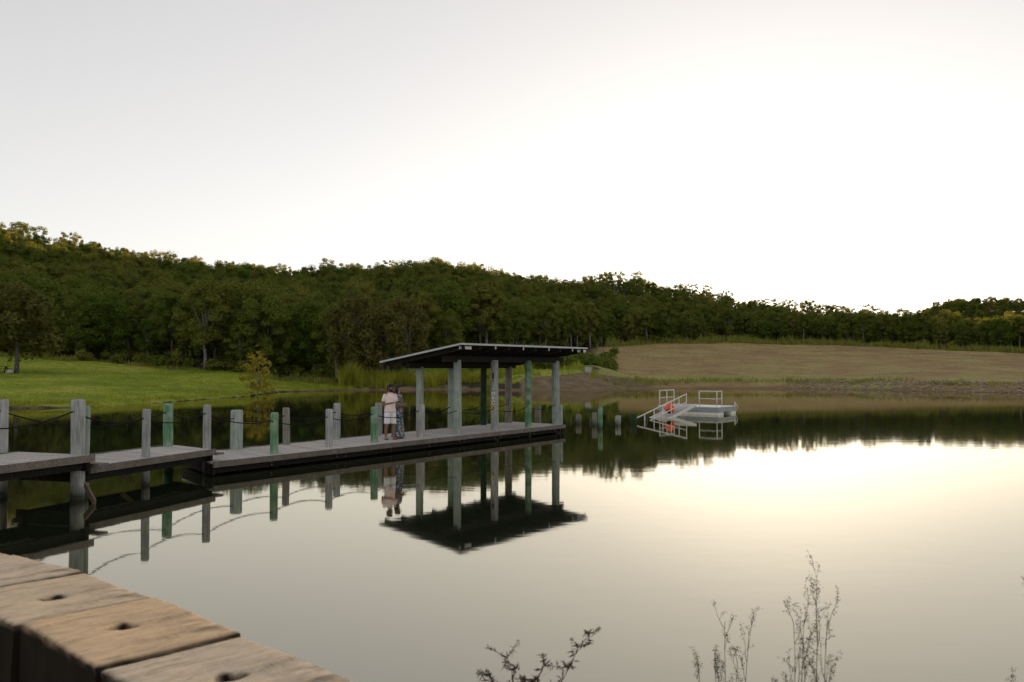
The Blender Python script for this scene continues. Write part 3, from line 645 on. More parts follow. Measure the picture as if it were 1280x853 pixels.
def deck(name, n0, n1, b0, b1, z, lab, step=.152):
    """n0->n1: lake-side edge, b0->b1: shore-side edge"""
    t = empty(name, (n0.x, n0.y, 0), lab, 'jetty'); t.location = (0, 0, 0)
    L = (n1-n0).length; k = int(L/step)
    for i in range(k):
        f = (i+.5)/k; a = n0.lerp(n1, f); b = b0.lerp(b1, f); u = (b-a).normalized()
        j1, j2 = random.gauss(0, .012), random.gauss(0, .012); wd = (L/k)*random.uniform(.93, .975)
        # back edge may be longer than the near edge: width scales with the mean
        wd *= .5*(1+(b1-b0).length/L)
        plank(t, a+u*(.02+j1), b+u*j2, wd, .045, z+random.gauss(0, .0025))
    for a, b, nm in ((n0, n1, 'edge_board'), (b0, b1, 'edge_board')):
        d = (b-a).normalized(); p = perp(d)*(1 if nm and a is n0 else -1)
        segs = max(1, round((b-a).length/4.2))
        for s in range(segs):
            q0 = a.lerp(b, s/segs)+d*.006; q1 = a.lerp(b, (s+1)/segs)-d*.006
            mb = MB(); c = (q0+q1)/2; mb.bar(q0-c, q1-c, .05, .14); o = mb.build(nm, M['fascia'], t); o.location = c+Vector((0,0,z-.052-.003*s))-p*.026
    for inset in (.22, None):
        for (a, b, sgn) in ((n0, n1, 1), (b0, b1, -1)):
            if inset is None: continue
            d = (b-a).normalized(); p = perp(d)*sgn
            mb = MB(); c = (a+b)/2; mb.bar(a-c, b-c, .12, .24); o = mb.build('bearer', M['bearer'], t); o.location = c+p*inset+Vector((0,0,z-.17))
    for e0, e1 in ((n0, b0), (n1, b1)):
        d = (n1-n0).normalized()*(.06 if e0 is n0 else -.06)
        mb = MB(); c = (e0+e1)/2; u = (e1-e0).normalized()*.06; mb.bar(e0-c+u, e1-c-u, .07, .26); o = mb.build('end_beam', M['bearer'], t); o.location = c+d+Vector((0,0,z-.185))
    return t
def bolts(t, n0, n1, spots, z):
    d = (n1-n0).normalized(); p = perp(d)
    for f in spots:
        for dz in (-.165, -.235):
            q = n0.lerp(n1, f)+p*.155+Vector((0,0,z+dz)); mb = MB(); mb.tube([Vector((0,0,0)), -p*.03], .022, 6); mb.build('bolt', M['rust'], t).location = q
V2 = lambda x, y: Vector((x, y, 0))
# upper section
d1 = V2(.33, .944).normalized(); n1e = at(117, 569, Z1); n1e.z = 0
n1s = n1e-d1*6.4; b1e = n1e+perp(d1)*1.9; b1s = n1s+perp(d1)*1.9
J1 = deck('jetty', n1s, n1e, b1s, b1e, Z1, 'highest grey plank section of the jetty, with the thick split post at its step')
# middle section
n2s = at(117.7, 583.4, Z2); n2e = at(268, 562, Z2); b2s = at(112, 569, Z2); b2e = at(217, 556, Z2)
for v in (n2s, n2e, b2s, b2e): v.z = 0
n2s = n2s-(n2e-n2s).normalized()*.15; b2s = b2s-(b2e-b2s).normalized()*2.2
d2 = (n2e-n2s).normalized(); b2s = n2s+perp(d2)*1.9
J2 = deck('jetty', n2s, n2e, b2s, b2e, Z2, 'short middle plank section of the jetty, between its two steps')
# lower section with the shelter
n3s = at(270, 578, Z3); n3e = at(706, 531, Z3); b3e = at(640, 527.3, Z3); b3m = at(300, 560.5, Z3)
for v in (n3s, n3e, b3e, b3m): v.z = 0
b3s = b3m-(b3e-b3m).normalized()*1.9
n3s = n3s-(n3e-n3s).normalized()*.1
J3 = deck('jetty', n3s, n3e, b3s, b3e, Z3, 'long lowest plank section of the jetty carrying the couple and shelter')
bolts(J3, n3s, n3e, [.115, .255, .275, .39, .50, .595, .61, .72, .74, .86, .875, .97], Z3)
for (a, b) in ((at(104, 607, 0), at(129, 622, 0)),):   # loose brace at the thick post
    mb = MB(); p0 = n1e+V2(-.1, -.12)+Vector((0,0,.32)); p1 = n1e+V2(.30, -.55)+Vector((0,0,.02)); mb.bar(p0-p0, p1-p0, .04, .12); mb.build('brace', M['brace'], J1).location = p0
# stub walkboard ends that poke out at the steps
for t, q, zz in ((J1, n1e+V2(.16, .10), Z2+.06), (J2, n2e+V2(.13, .06), Z3+.17)):
    mb = MB(); u = perp(d1); mb.bar(Vector((0,0,0)), u*1.5, .26, .05); mb.build('step_board', M['fascia'], t).location = q+Vector((0,0,zz))

# posts of the jetty: (section, column, base row, top row, width in pixels, colour)
near, back = [], []
q_ = n1e-d1*3.3+perp(d1)*.16; q_.z = Z1; near.append(post(J1, -70, 590, Z1, 508, 17, 'post_grey', pos=q_))
near.append(post(J1, 97.5, 568.6, Z1, 500, 17, 'post_grey', label='thick split grey post'))
back.append(post(J1, 3, 566.8, Z1, 500, 10, 'post_grey'))
post(J1, 106, 566.5, Z1, 508, 10, 'post_pale')
near.append(post(J2, 182, 571.5, Z2, 512, 10, 'post_grey'))
q_ = near[-1].location.copy(); p0 = Vector((q_.x-.09, q_.y-.08, .50)); p1 = Vector((q_.x-.42, q_.y-.22, .16)); mb = MB(); mb.bar(Vector((0,0,0)), p1-p0, .04, .10); mb.build('brace', M['brace'], J2).location = p0
near.append(post(J2, 259, 560.5, Z2, 506.5, 10, 'post_grey'))
back.append(post(J2, 211, 557.6, Z2, 505, 12, 'post_green', label='bright green post'))
for px, by, ty, wd, mt, row in ((343, 567, 516, 10, 'post_green', near), (411, 559, 511.8, 9.2, 'post_grey', near), (467.5, 553, 509, 9.2, 'post_green', near), (525, 546.8, 505.8, 10.5, 'post_grey', near),
                                (295, 562, 513, 15, 'post_pale', back), (358, 556, 510, 9, 'post_brown', back), (421, 549.2, 504.5, 9, 'post_grey', back), (473.5, 544.2, 504, 9, 'post_grey', back)):
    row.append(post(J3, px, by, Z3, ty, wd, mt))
# ------------------------------------------------------------------ shelter
RA = V2(.58, .8146).normalized(); RB = perp(RA); RN = V2(-1.66, 28.6); RL, RW = 8.05, 3.62; ZH, ZL = 3.38, 2.80
SHE = empty('shelter', (0, 0, 0), 'open shelter with flat sloping roof on round posts at the jetty end', 'shelter')
def rz_(bq): return ZH+(ZL-ZH)*bq/RW
pv_near = [(572, 542.8, 10, 'post_pale'), (618.7, 538.8, 9.6, 'post_grey'), (660.5, 534.6, 8, 'post_green'), (695, 530.9, 9.6, 'post_pale')]
pv_back = [(525, None, 9.5, 'post_pale'), (564, 535.7, 9, 'post_pale'), (604, 531.5, 7.6, 'post_darkgreen'), (636, 528.6, 9, 'post_brown')]
pn, pb = [], []
for px, by, wd, mt in pv_near: o = post(SHE, px, by, Z3, 0, wd, mt, zt=2.88); pn.append(o); near.append(o)
for px, by, wd, mt in pv_back:
    if by is None: q = atd(px, 540, 30.9); by = Y0+(CAMZ-Z3)*F_PX/30.9
    o = post(SHE, px, by, Z3, 0, wd, mt, zt=2.64); pb.append(o); back.append(o)
def beam_line(row, zt, dep):
    a = row[0].location.copy(); b = row[-1].location.copy(); d = (b-a).normalized(); d.z = 0
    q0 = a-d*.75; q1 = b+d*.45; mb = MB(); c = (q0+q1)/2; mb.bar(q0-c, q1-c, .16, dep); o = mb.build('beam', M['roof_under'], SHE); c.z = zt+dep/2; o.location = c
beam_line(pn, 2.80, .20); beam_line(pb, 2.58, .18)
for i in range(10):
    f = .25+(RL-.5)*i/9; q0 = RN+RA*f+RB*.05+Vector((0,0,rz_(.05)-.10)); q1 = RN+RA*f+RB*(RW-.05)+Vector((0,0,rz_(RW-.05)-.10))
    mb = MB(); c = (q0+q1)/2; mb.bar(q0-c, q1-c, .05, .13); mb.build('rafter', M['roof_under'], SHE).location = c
    if i in (2, 4, 6, 8):
        mb = MB(); mb.bar(Vector((0,0,0)), Vector((0,0,-.10)), .03, .05, RA); mb.build('bracket', M['galv'], SHE).location = RN+RA*f+RB*.03+Vector((0,0,rz_(.03)-.035))
for f in (.12, 7.55):
    mb = MB(); mb.box((0,0,0), (.62, .04, .10), Matrix.Rotation(math.atan2(RA.y, RA.x), 3, 'Z')); mb.build('bracket_plate', M['galv'], SHE).location = RN+RA*(f+.31)+RB*.16+Vector((0,0,rz_(.1)-.10))
roof = MB(); nC = 96; rows = []
for k in (0, 1):
    for s in range(nC*2+1):
        f = RL*s/(nC*2); zz = .010*math.cos(s*math.pi)
        rows.append(RN+RA*f+RB*(RW*k)+Vector((0,0,rz_(RW*k)+zz)))
nn = nC*2+1; top_ = [v+Vector((0,0,.012)) for v in rows]; bot_ = [v-Vector((0,0,.012)) for v in rows]; fs = []
for s in range(nn-1): fs += [(s, s+1, nn+s+1, nn+s), (2*nn+s, 3*nn+s, 3*nn+s+1, 2*nn+s+1), (s, 2*nn+s, 2*nn+s+1, s+1), (nn+s, nn+s+1, 3*nn+s+1, 3*nn+s)]
fs += [(0, nn, 3*nn, 2*nn), (nn-1, 3*nn-1, 4*nn-1, 2*nn-1)]
roof.add(top_+bot_, fs); roof.m = [1 if (i < 4*(nn-1) and i % 4 == 1) else 0 for i in range(len(fs))]; RO = roof.build('roof', [M['roof_edge'], M['roof_under']], SHE)  # sheet underside takes the dark timber material, painting in its shade
for a, b in (((0, 0), (RL, 0)), ((0, 0), (0, RW)), ((RL, 0), (RL, RW)), ((0, RW), (RL, RW))):
    q0 = RN+RA*a[0]+RB*a[1]+Vector((0,0,rz_(a[1]))); q1 = RN+RA*b[0]+RB*b[1]+Vector((0,0,rz_(b[1]))); c = (q0+q1)/2
    mb = MB(); mb.bar(q0-c, q1-c, .03, .062); mb.build('roof_edge', M['roof_edge'], RO).location = c
# little signs on the second lake-side post
P2 = pn[1]; pl = P2.location; rr = P2['r']
tocam = Vector((-pl.x, -pl.y, 0)).normalized(); tocam = Matrix.Rotation(R(-28), 3, 'Z') @ tocam; side = perp(tocam)
def plate(yrow, hpx, wpx, mat, extra=None):
    s = F_PX/pl.y; z = CAMZ+(Y0-yrow)/s; mb = MB(); seg = 4; w_ = wpx/s; h_ = hpx/s; vs = []
    for layer in (rr+.012, rr+.004):
        for zz in (-h_/2, h_/2):
            for k in range(seg+1):
                a = (k/seg-.5)*w_/rr; vs.append((tocam*math.cos(a)+side*math.sin(a))*layer+Vector((0,0,zz)))
    m_ = seg+1; fs = []
    for k in range(seg): fs += [(k, k+1, m_+k+1, m_+k), (2*m_+k, 3*m_+k, 3*m_+k+1, 2*m_+k+1), (k, 2*m_+k, 2*m_+k+1, k+1), (m_+k, m_+k+1, 3*m_+k+1, 3*m_+k)]
    fs += [(0, m_, 3*m_, 2*m_), (seg, 2*m_+seg, 3*m_+seg, m_+seg)]
    mb.add(vs, fs); o = mb.build('sign_plate', M[mat], SHE); o.location = Vector((pl.x, pl.y, z))
    if extra:
        em, ew, eh, ex, ez = extra; mb = MB(); a = ex; d = tocam*math.cos(a)+side*math.sin(a); q = perp(d)
        mb.box(d*(rr+.016)+Vector((0,0,ez)), (ew, .006, eh), Matrix((q, d, Vector((0,0,1)))).transposed()); mb.build('sign_mark', M[em], o)
plate(470.0, 7.5, 2.2, 'sign_black'); plate(476.2, 1.8, 1.6, 'sign_black')
plate(485.8, 4.0, 3.4, 'sign_teal', ('sign_white', .05, .07, .1, .0))
plate(491.8, 4.2, 4.8, 'sign_white', ('sign_black', .04, .045, .1, -.01))
plate(497.0, 3.6, 3.2, 'sign_white', ('sign_teal', .03, .03, .3, .02))
plate(503.2, 4.6, 4.2, 'sign_white', ('sign_black', .06, .06, .1, .0))
plate(509.0, 4.2, 4.4, 'sign_yellow', ('sign_black', .03, .05, .1, .0))

# ropes between the posts
def rope(a, b, za, zb, sag, lab, grp):
    mb = MB(); n = 14; pa = Vector((a.location.x, a.location.y, za)); pb_ = Vector((b.location.x, b.location.y, zb))
    d = (pb_-pa); d.z = 0; d.normalize(); tc = Vector((-.3, -1, 0)).normalized()
    pa = pa+tc*(a['r']+.008); pb_ = pb_+tc*(b['r']+.008); c = (pa+pb_)/2
    mb.tube([pa.lerp(pb_, k/n)+Vector((0,0,-4*sag*(k/n)*(1-k/n)))-c for k in range(n+1)], .014, 6)
    o = mb.build('rope', M['rope'], None, True, label=lab, cat='rope', group=grp); o.location = c
near.sort(key=lambda o: o.location.y); back.sort(key=lambda o: o.location.y)
def rope_z(o): return min(o['top']-.13, o.location.z+.86) if o['top']-o.location.z < 1.6 else Z3+.80
for row, nm in ((near, 'lake-side'), (back, 'shore-side')):
    for a, b in zip(row[:-1], row[1:]):
        shel = a['top'] > 2 or b['top'] > 2
        where = 'under the shelter roof' if (a['top'] > 2 and b['top'] > 2) else ('from the last short post to the shelter' if shel else ('over a step of the jetty' if abs(a.location.z-b.location.z) > .1 else 'between short posts of the long lowest section' if a.location.z < .4 else 'between short posts of the middle section'))
        rope(a, b, rope_z(a), rope_z(b), .07*(b.location-a.location).length, f'black rope sagging along the {nm} posts {where}', f'{nm} ropes {where}')

# ------------------------------------------------------------------ old posts in the water beyond the jetty
def pile(px, wy, ty, wpx, mat, lab):
    p = at(px, wy, 0); s = F_PX/p.y; h = (wy-ty)/s; me = post_mesh(wpx/s/2, -1.4, h, int(px), M[mat])
    for poly in me.polygons: poly.use_smooth = len(poly.vertices) == 4
    link('mooring_post', me, None, loc=p, label=lab, cat='post', group='old posts in the water')
pile(723.3, 530, 518, 7, 'post_brown', 'short weathered post stub in the water, next past the jetty end')
pile(743.5, 532, 516.2, 6.5, 'post_brown', 'grey post stub in the water touching the tall green post')
pile(750.2, 535.4, 508.6, 6, 'post_green', 'tall slim green post standing in the water')
pile(772.6, 531.8, 519.8, 7.2, 'post_pale', 'short mossy post stub between the tall green post and the ramp')
pile(792.0, 529.8, 517.7, 7.8, 'post_darkgreen', 'dark mossy post stub at the low end of the ramp handrail')
pile(672.5, 538, 508.2, 7.6, 'post_brown', 'weathered brown post standing in the water behind the shelter')
pile(700.8, 541.5, 506, 5, 'post_pale', 'slim pale green post just behind the last shelter post')

# ------------------------------------------------------------------ pontoon, ramp, buoy
PU, PV = V2(.6, .8), V2(-.8, .6); PC = V2(11.3, 48.5)
PO = empty('pontoon', PC, 'floating swimming pontoon with white railings and grey-blue sides', 'pontoon')
def pp(u, v, z): return PU*u+PV*v+Vector((0,0,z))
def pbox(name, u0, u1, v0, v1, z0, z1, mat, parent=PO):
    mb = MB(); vs = [pp(u, v, z) for u in (u0, u1) for v in (v0, v1) for z in (z0, z1)]
    mb.add(vs, [(0,1,3,2),(4,6,7,5),(0,4,5,1),(2,3,7,6),(0,2,6,4),(1,5,7,3)]); return mb.build(name, M[mat], parent)
for i in range(12): pbox('deck_board', .003+i*.2, .197+i*.2-.012, -.03, 3.63, .40, .44, 'float')
pbox('side_panel', -.02, .02, 0, 1.85, .15, .392, 'panel'); pbox('side_panel', -.02, .02, 1.87, 3.6, .15, .392, 'panel')
pbox('side_panel', .03, 1.15, -.02, .02, .15, .392, 'panel'); pbox('side_panel', 1.17, 2.38, -.02, .02, .15, .392, 'panel')
pbox('side_panel', 2.36, 2.40, .03, 3.58, .15, .392, 'panel'); pbox('side_panel', .03, 2.35, 3.58, 3.62, .15, .392, 'panel')
pbox('float', -.05, .60, -.10, 2.3, -.15, .13, 'float'); pbox('float', 1.70, 2.35, -.08, 3.5, -.15, .13, 'float')
def prail(pts_):
    for (u, v) in pts_:
        mb = MB(); mb.tube([pp(u, v, .44), pp(u, v, 1.30)], .026, 8); mb.build('railing_post', M['ally'], PO, True)
    for z in (1.30, .88):
        for (u0, v0), (u1, v1) in zip(pts_[:-1], pts_[1:]):
            mb = MB(); mb.tube([pp(u0, v0, z), pp(u1, v1, z)], .026 if z > 1 else .020, 8); mb.build('rail', M['ally'], PO, True)
prail([(0.05, 1.10), (.05, .05), (.72, .05)]); prail([(.05, 3.55), (.95, 3.55), (1.87, 3.55)])
mb = MB(); mb.tube([pp(2.38, -.02, .1), pp(2.38, -.02, .66)], .03, 8); mb.tube([pp(2.38, -.1, .12), pp(2.38, -.17, .35), pp(2.38, -.1, .55)], .02, 6); mb.build('cleat_post', M['ally'], PO, True)
RD = V2(.56, .83).normalized(); R0 = V2(6.04, 42.5); SL = .165
RM = empty('ramp', R0, 'sloping white boarding ramp with handrail dipping into the water at the pontoon', 'ramp')
def rp(t, o, z): return RD*t+perp(RD)*o+Vector((0,0,.2+SL*t+z))
def rtube(name, a, b, r): mb = MB(); mb.tube([a, b], r, 8); return mb.build(name, M['ally'], RM, True)
for o in (0, 1.05):
    mb = MB(); mb.bar(rp(-1.5, o, -.86), rp(7.35, o, -.86), .05, .14); mb.build('stringer', M['ally'], RM)
for k in range(44):
    t = -1.4+k*.2; mb = MB(); mb.bar(rp(t, .04, -.80), rp(t, 1.01, -.80), .12, .03); mb.build('tread', M['galv'], RM)
rtube('handrail', rp(0, 0, 0), rp(6.02, 0, 0), .032); rtube('mid_rail', rp(.3, 0, -.44), rp(6.02, 0, -.44), .024)
for t in (.82, 1.9, 2.95, 4.0, 5.0, 6.0): rtube('rail_post', rp(t, 0, -.84), rp(t, 0, -.03), .024)
bp = RD*4.75+perp(RD)*.42+R0+Vector((0,0,.2+SL*4.75-.785+.255)); BU = empty('buoy', bp, 'round red buoy with a dark patch lying on the boarding ramp', 'buoy')
mb = MB(); mb.ball((0,0,0), .27, 20, 14); mb.build('float_ball', M['buoy'], BU, True)
mb = MB(); rings = []
tc = Vector((-.28, -.75, -.60)).normalized(); ax = tc.cross(Vector((0,0,1))).normalized(); ay = tc.cross(ax)
for a in (.02, .25, .5): rings.append([(tc*math.cos(a)+(ax*math.cos(k*.524)+ay*math.sin(k*.524))*math.sin(a))*.2745 for k in range(12)])
mb.loft(rings); mb.build('patch', M['buoyblack'], BU, True)
mb = MB(); mb.tube([(0,0,.26), (.02,0,.31)], .05, 8); mb.build('eyelet', M['buoy'], BU, True)

# ------------------------------------------------------------------ small things on the shores
x, y = colpos(735.5, 117.0); mb = MB(); mb.box((0,0,.30), (.92, .7, .78)); bm = bmesh.new()
o = mb.build('concrete_block', M['concrete'], loc=(x, y, gz(x, y)), label='pale concrete block on the bare earth bank beside the shelter', cat='block'); o.rotation_euler = (.03, .02, .15)
md = o.modifiers.new('bevel', 'BEVEL'); md.width = .04; md.segments = 2
x, y = colpos(11.6, 91.5); mb = MB(); mb.ball((0,0,.15), (.42, .34, .27), 12, 8); mb.v = [(v[0]+.05*math.sin(9*v[2]+3*v[1]), v[1]+.04*math.sin(8*v[0]), v[2]+.03*math.sin(7*v[0]+5*v[1])) for v in mb.v]
mb.build('stone', M['stone'], None, True, loc=(x, y, gz(x, y)), label='pale rounded stone on the lawn beside the lone tree', cat='stone')
x, y = colpos(-2, 91.5); PT = empty('picnic_table', (x, y, gz(x, y)), 'low dark timber picnic table on the lawn at the frame edge', 'table', rz=.3)
for k in range(5): mb = MB(); mb.box((0, -.34+.17*k, .62), (2.0, .16, .05)); mb.build('top_board', M['bearer'], PT)
for sy in (-1, 1):
    mb = MB(); mb.box((0, .72*sy, .40), (2.0, .28, .05)); mb.build('seat', M['bearer'], PT)
    for sx in (-1, 1): mb = MB(); mb.bar((.75*sx, .8*sy, 0), (.75*sx, .18*sy, .6), .06, .1, Vector((1,0,0))); mb.build('leg', M['bearer'], PT)

# ------------------------------------------------------------------ timber edge in the foreground
KZ = 1.75; KD = .85
KB = empty('timber_wharf_edge', (K0[0], K0[1], KZ), 'row of heavy weathered timber blocks with bolt holes edging the near bank', 'wharf edge')
edge_px = [(17.6, 693), (105, 714), (191.6, 746), (302, 790), (458, 853)]
cuts = [at(*p, KZ) for p in edge_px][::-1]                       # from the camera's side towards the jetty
cuts = [cuts[0]-(cuts[1]-cuts[0])*k for k in (2.5, 1.25)]+cuts+[cuts[-1]+(cuts[-1]-cuts[-2])*k for k in (1.1, 2.2)]
cuts = [Vector((c.x-K0[0], c.y-K0[1], 0)) for c in cuts]
def kerb_block(A_, B_, seed, dz, ext, hole, dw):
    rs = random.Random(seed); nx, ny = 60, 48; wx = (B_-A_).length-.020; ly = .455+ext; hh = .46
    V = []; F_ = []; dark_mask = []
    def top(i, j):
        x_ = -wx/2+wx*i/nx; y_ = -ly+ly*j/ny
        e = min((x_+wx/2), (wx/2-x_), (y_+ly), -y_); z_ = -.007*max(0, 1-e/.010)**2-.002*max(0, 1-e/.045)
        z_ += .0018*math.sin(3*x_*4+seed)+.0008*math.sin(x_*90+3*math.sin(y_*4+seed))+rs.uniform(-.0006, .0006)
        if hole:
            q = math.hypot((x_-hole[0])/1.0, (y_-hole[1])/1.3); z_ -= 0.075*math.exp(-(q/.025)**4)+.006*math.exp(-(q/.06)**2)
        jx = .004*math.sin(y_*13+seed*1.7)+.002*math.sin(y_*71+seed); jy = .002*math.sin(x_*9+seed*2.3)+.0012*math.sin(x_*53+seed)
        fx = 1 if abs(x_) > wx/2-.02 else 0; fy = 1 if (e < .02 and not fx) else 0
        return (x_+(jx if fx else 0)*.5, y_+(jy if fy else 0), z_)
    for j in range(ny+1):
        for i in range(nx+1):
            V.append(top(i, j)); x_, y_, _ = V[-1]; q = math.hypot(x_-hole[0], (y_-hole[1])/1.3)*(1+.18*math.sin(3*math.atan2(y_-hole[1], x_-hole[0])+seed)) if hole else 9
            e = min(x_+wx/2, wx/2-x_, y_+ly, -y_); dark_mask.append(max(min(1, max(0, (.040-q)/.012)), .8*max(0, 1-e/.010)))
    for j in range(ny):
        for i in range(nx): a = j*(nx+1)+i; F_.append((a, a+1, a+nx+2, a+nx+1))
    loop = [i for i in range(nx+1)]+[(j)*(nx+1)+nx for j in range(1, ny+1)]+[ny*(nx+1)+i for i in range(nx-1, -1, -1)]+[j*(nx+1) for j in range(ny-1, 0, -1)]
    prev = loop
    for k, dzz in enumerate((-.03, -.16, -hh)):
        cur = []
        for li in loop:
            x_, y_, z_ = V[li]; cur.append(len(V)); V.append((x_+.004*math.sin(40*y_+k), y_+.006*math.sin(30*x_+k*2), dzz)); dark_mask.append(1.0 if y_ < -ly*.5 else .8)
        for q in range(len(loop)): q2 = (q+1) % len(loop); F_.append((prev[q], cur[q], cur[q2], prev[q2]))
        prev = cur
    me = bpy.data.meshes.new('timber_block'); me.from_pydata(V, [], F_); me.materials.append(M['kerb']); me.shade_smooth(); me.set_sharp_from_angle(angle=R(38))
    a_ = me.attributes.new('dark_mask', 'FLOAT', 'POINT'); a_.data.foreach_set('value', dark_mask)
    w_ = me.attributes.new('warm', 'FLOAT', 'POINT'); w_.data.foreach_set('value', [dw]*len(V))
    o = link('timber_block', me, KB); c_ = (A_+B_)/2; ang = math.atan2(A_.y-B_.y, A_.x-B_.x)
    o.location = (c_.x, c_.y, dz); o.rotation_euler = (rs.uniform(-.004, .004), rs.uniform(-.004, .004), ang); return o, hole
for i in range(len(cuts)-1):
    ho = [(0,-.24),(.05,-.26),(.0,-.22),(-.02,-.235),(.02,-.24),(0,-.25),(0,-.24),(0,-.24)][i % 8]
    o, h_ = kerb_block(cuts[i], cuts[i+1], 31+i, [-.004, .0, -.006, .004, -.003, .002, -.004, 0][i % 8], [.0, .015, -.01, .0, .02, 0, 0, 0][i % 8], ho, [.3, .1, .12, 1.0, .45, .2, .3, .2][i % 8])
    mb = MB(); mb.tube([(h_[0], h_[1], -.05), (h_[0], h_[1], -.034)], .011, 6); mb.build('bolt', M['rust'], o)

# ------------------------------------------------------------------ dry weeds on the near bank
def weed(px_base, tip_px, dist, name, lab, stems, style, seed, group=None):
    rs = random.Random(seed); b = atd(px_base, 853, dist); g = Vector((b.x, b.y, gz(b.x, b.y)))
    root = empty(name, g, lab, 'weed', group); 
    def twig(mb, p, d, L, r, depth):
        n = 5; pts_ = [p]; q = p.copy(); dd_ = d.copy()
        for k in range(n):
            dd_ = (dd_+Vector((rs.gauss(0, .10), rs.gauss(0, .08), .05 if style == 'up' else rs.gauss(0, .05)))).normalized(); q = q+dd_*L/n; pts_.append(q.copy())
        mb.tube(pts_, [r*(1-.75*k/n) for k in range(n+1)], 4, False)
        return pts_
    def seeds(mb, p, n, s):
        for _ in range(n):
            d = Vector((rs.gauss(0, 1), rs.gauss(0, 1), rs.gauss(.2, 1))).normalized(); c = p+d*rs.uniform(0, s); t = d.cross(Vector((rs.gauss(0,1), rs.gauss(0,1), .3))).normalized()*rs.uniform(.0012, .003); l = d*rs.uniform(.004, .011)
            mb.add([c-t, c+l*.4-t*.2+d.cross(t)*.3, c+l, c+t], [(0, 1, 2, 3)])
    for (tx, ty) in stems:
        mb = MB(); leaf = MB(); tip = atd(tx, ty+(40 if style == 'up' else 6), dist+rs.uniform(-.06, .06))-g; st = Vector((rs.uniform(-.04, .04), rs.uniform(-.04, .04), -.05)); n = 12; pts_ = []
        for k in range(n+1):
            f = k/n; q = st.lerp(tip, f); bow = math.sin(f*math.pi)
            if style == 'arch': q = Vector((st.x+(tip.x-st.x)*f**1.9, st.y+(tip.y-st.y)*f, st.z+(tip.z-st.z)*(1-(1-f)**1.35)))
            pts_.append(q+Vector((bow*rs.gauss(0, .008), bow*rs.gauss(0, .008), 0)))
        H_ = (tip-st).length; mb.tube(pts_, [.0036*(1-.72*k/n) for k in range(n+1)], 5, False)
        for k in range(3, n+1):
            if style == 'up':
                for _ in range(0 if k < 6 else 1 if k < 9 else 2):
                    a = rs.uniform(0, 6.28); d = Vector((math.cos(a)*.34, math.sin(a)*.34, 1)).normalized(); L = H_*.115*(1.2-.55*k/n)*rs.uniform(.5, 1.2)
                    p0 = pts_[k-1].lerp(pts_[k], rs.random()); tw = twig(mb, p0, d, L, .0013, 0)
                    for q in tw[2:]:
                        if rs.random() < .8:
                            d2 = (d+Vector((rs.gauss(0, .5), rs.gauss(0, .4), .2))).normalized(); t2 = twig(mb, q, d2, L*.34, .0008, 1); seeds(leaf, t2[-1], rs.randint(6, 11), .013); seeds(leaf, t2[-3], 5, .010)
                    seeds(leaf, tw[-1], rs.randint(5, 10), .013)
            else:
                for _ in range(11):
                    d = Vector((rs.gauss(0, 1), rs.gauss(0, 1), rs.gauss(.15, .7))).normalized(); p0 = pts_[k-1].lerp(pts_[k], rs.random()); L = rs.uniform(.022, .05)*(1 if k > 4 else 1.3)
                    s_ = d.cross(Vector((rs.gauss(0,1), 1, rs.gauss(0,1)))).normalized()*.0030
                    leaf.add([p0-s_*.3, p0+d*L*.5-s_, p0+d*L, p0+d*L*.5+s_], [(0,1,2,3)])
                if k > 5:
                    for _ in range(2):
                        d = Vector((rs.gauss(0, .8), rs.gauss(0, .8), rs.gauss(.4, .5))).normalized(); L = rs.uniform(.03, .075); tw = twig(mb, pts_[k], d, L, .0018, 0)
                        for q in tw[1:]:
                            for _ in range(4):
                                e = Vector((rs.gauss(0, 1), rs.gauss(0, 1), rs.gauss(0, 1))).normalized(); l = rs.uniform(.010, .026); s_ = e.cross(d).normalized()*.0022; leaf.add([q, q+e*l*.5-s_, q+e*l, q+e*l*.5+s_], [(0,1,2,3)])
                        seeds(leaf, tw[-1], 4, .006)
        mb.build('stem', M['weed'], root); leaf.build('leaves' if style != 'up' else 'seed_heads', M['weed'], root, kind='stuff')
weed(905, 0, 3.9, 'dry_weed', 'pale wispy dry weed with several thin stems over the water', [(872, 788), (893, 776), (906, 737), (936, 752), (922, 790)], 'up', 1)
weed(985, 0, 3.3, 'dry_weed', 'dry weed with dark dense seed heads beside the tallest weed', [(992, 738), (1005, 735), (975, 828)], 'up', 2)
weed(1021, 0, 3.3, 'dry_weed', 'tallest dry weed with forked stems and tiny seed heads', [(1020, 709), (1034, 738), (1004, 762)], 'up', 3)
weed(648, 0, 3.1, 'leafy_weed', 'arching dark weed with short needle leaves over the water', [(738, 786), (634, 816), (612, 838), (680, 826), (655, 842)], 'arch', 4)
weed(1316, 0, 3.4, 'dry_weed', 'dry weed leaning in at the edge over bright water', [(1290, 716), (1299, 706)], 'up', 5)
weed(1271, 0, 3.6, 'dry_weed', 'low weed tip just above the bottom edge by the leaning weed', [(1268, 822), (1226, 832)], 'up', 6)

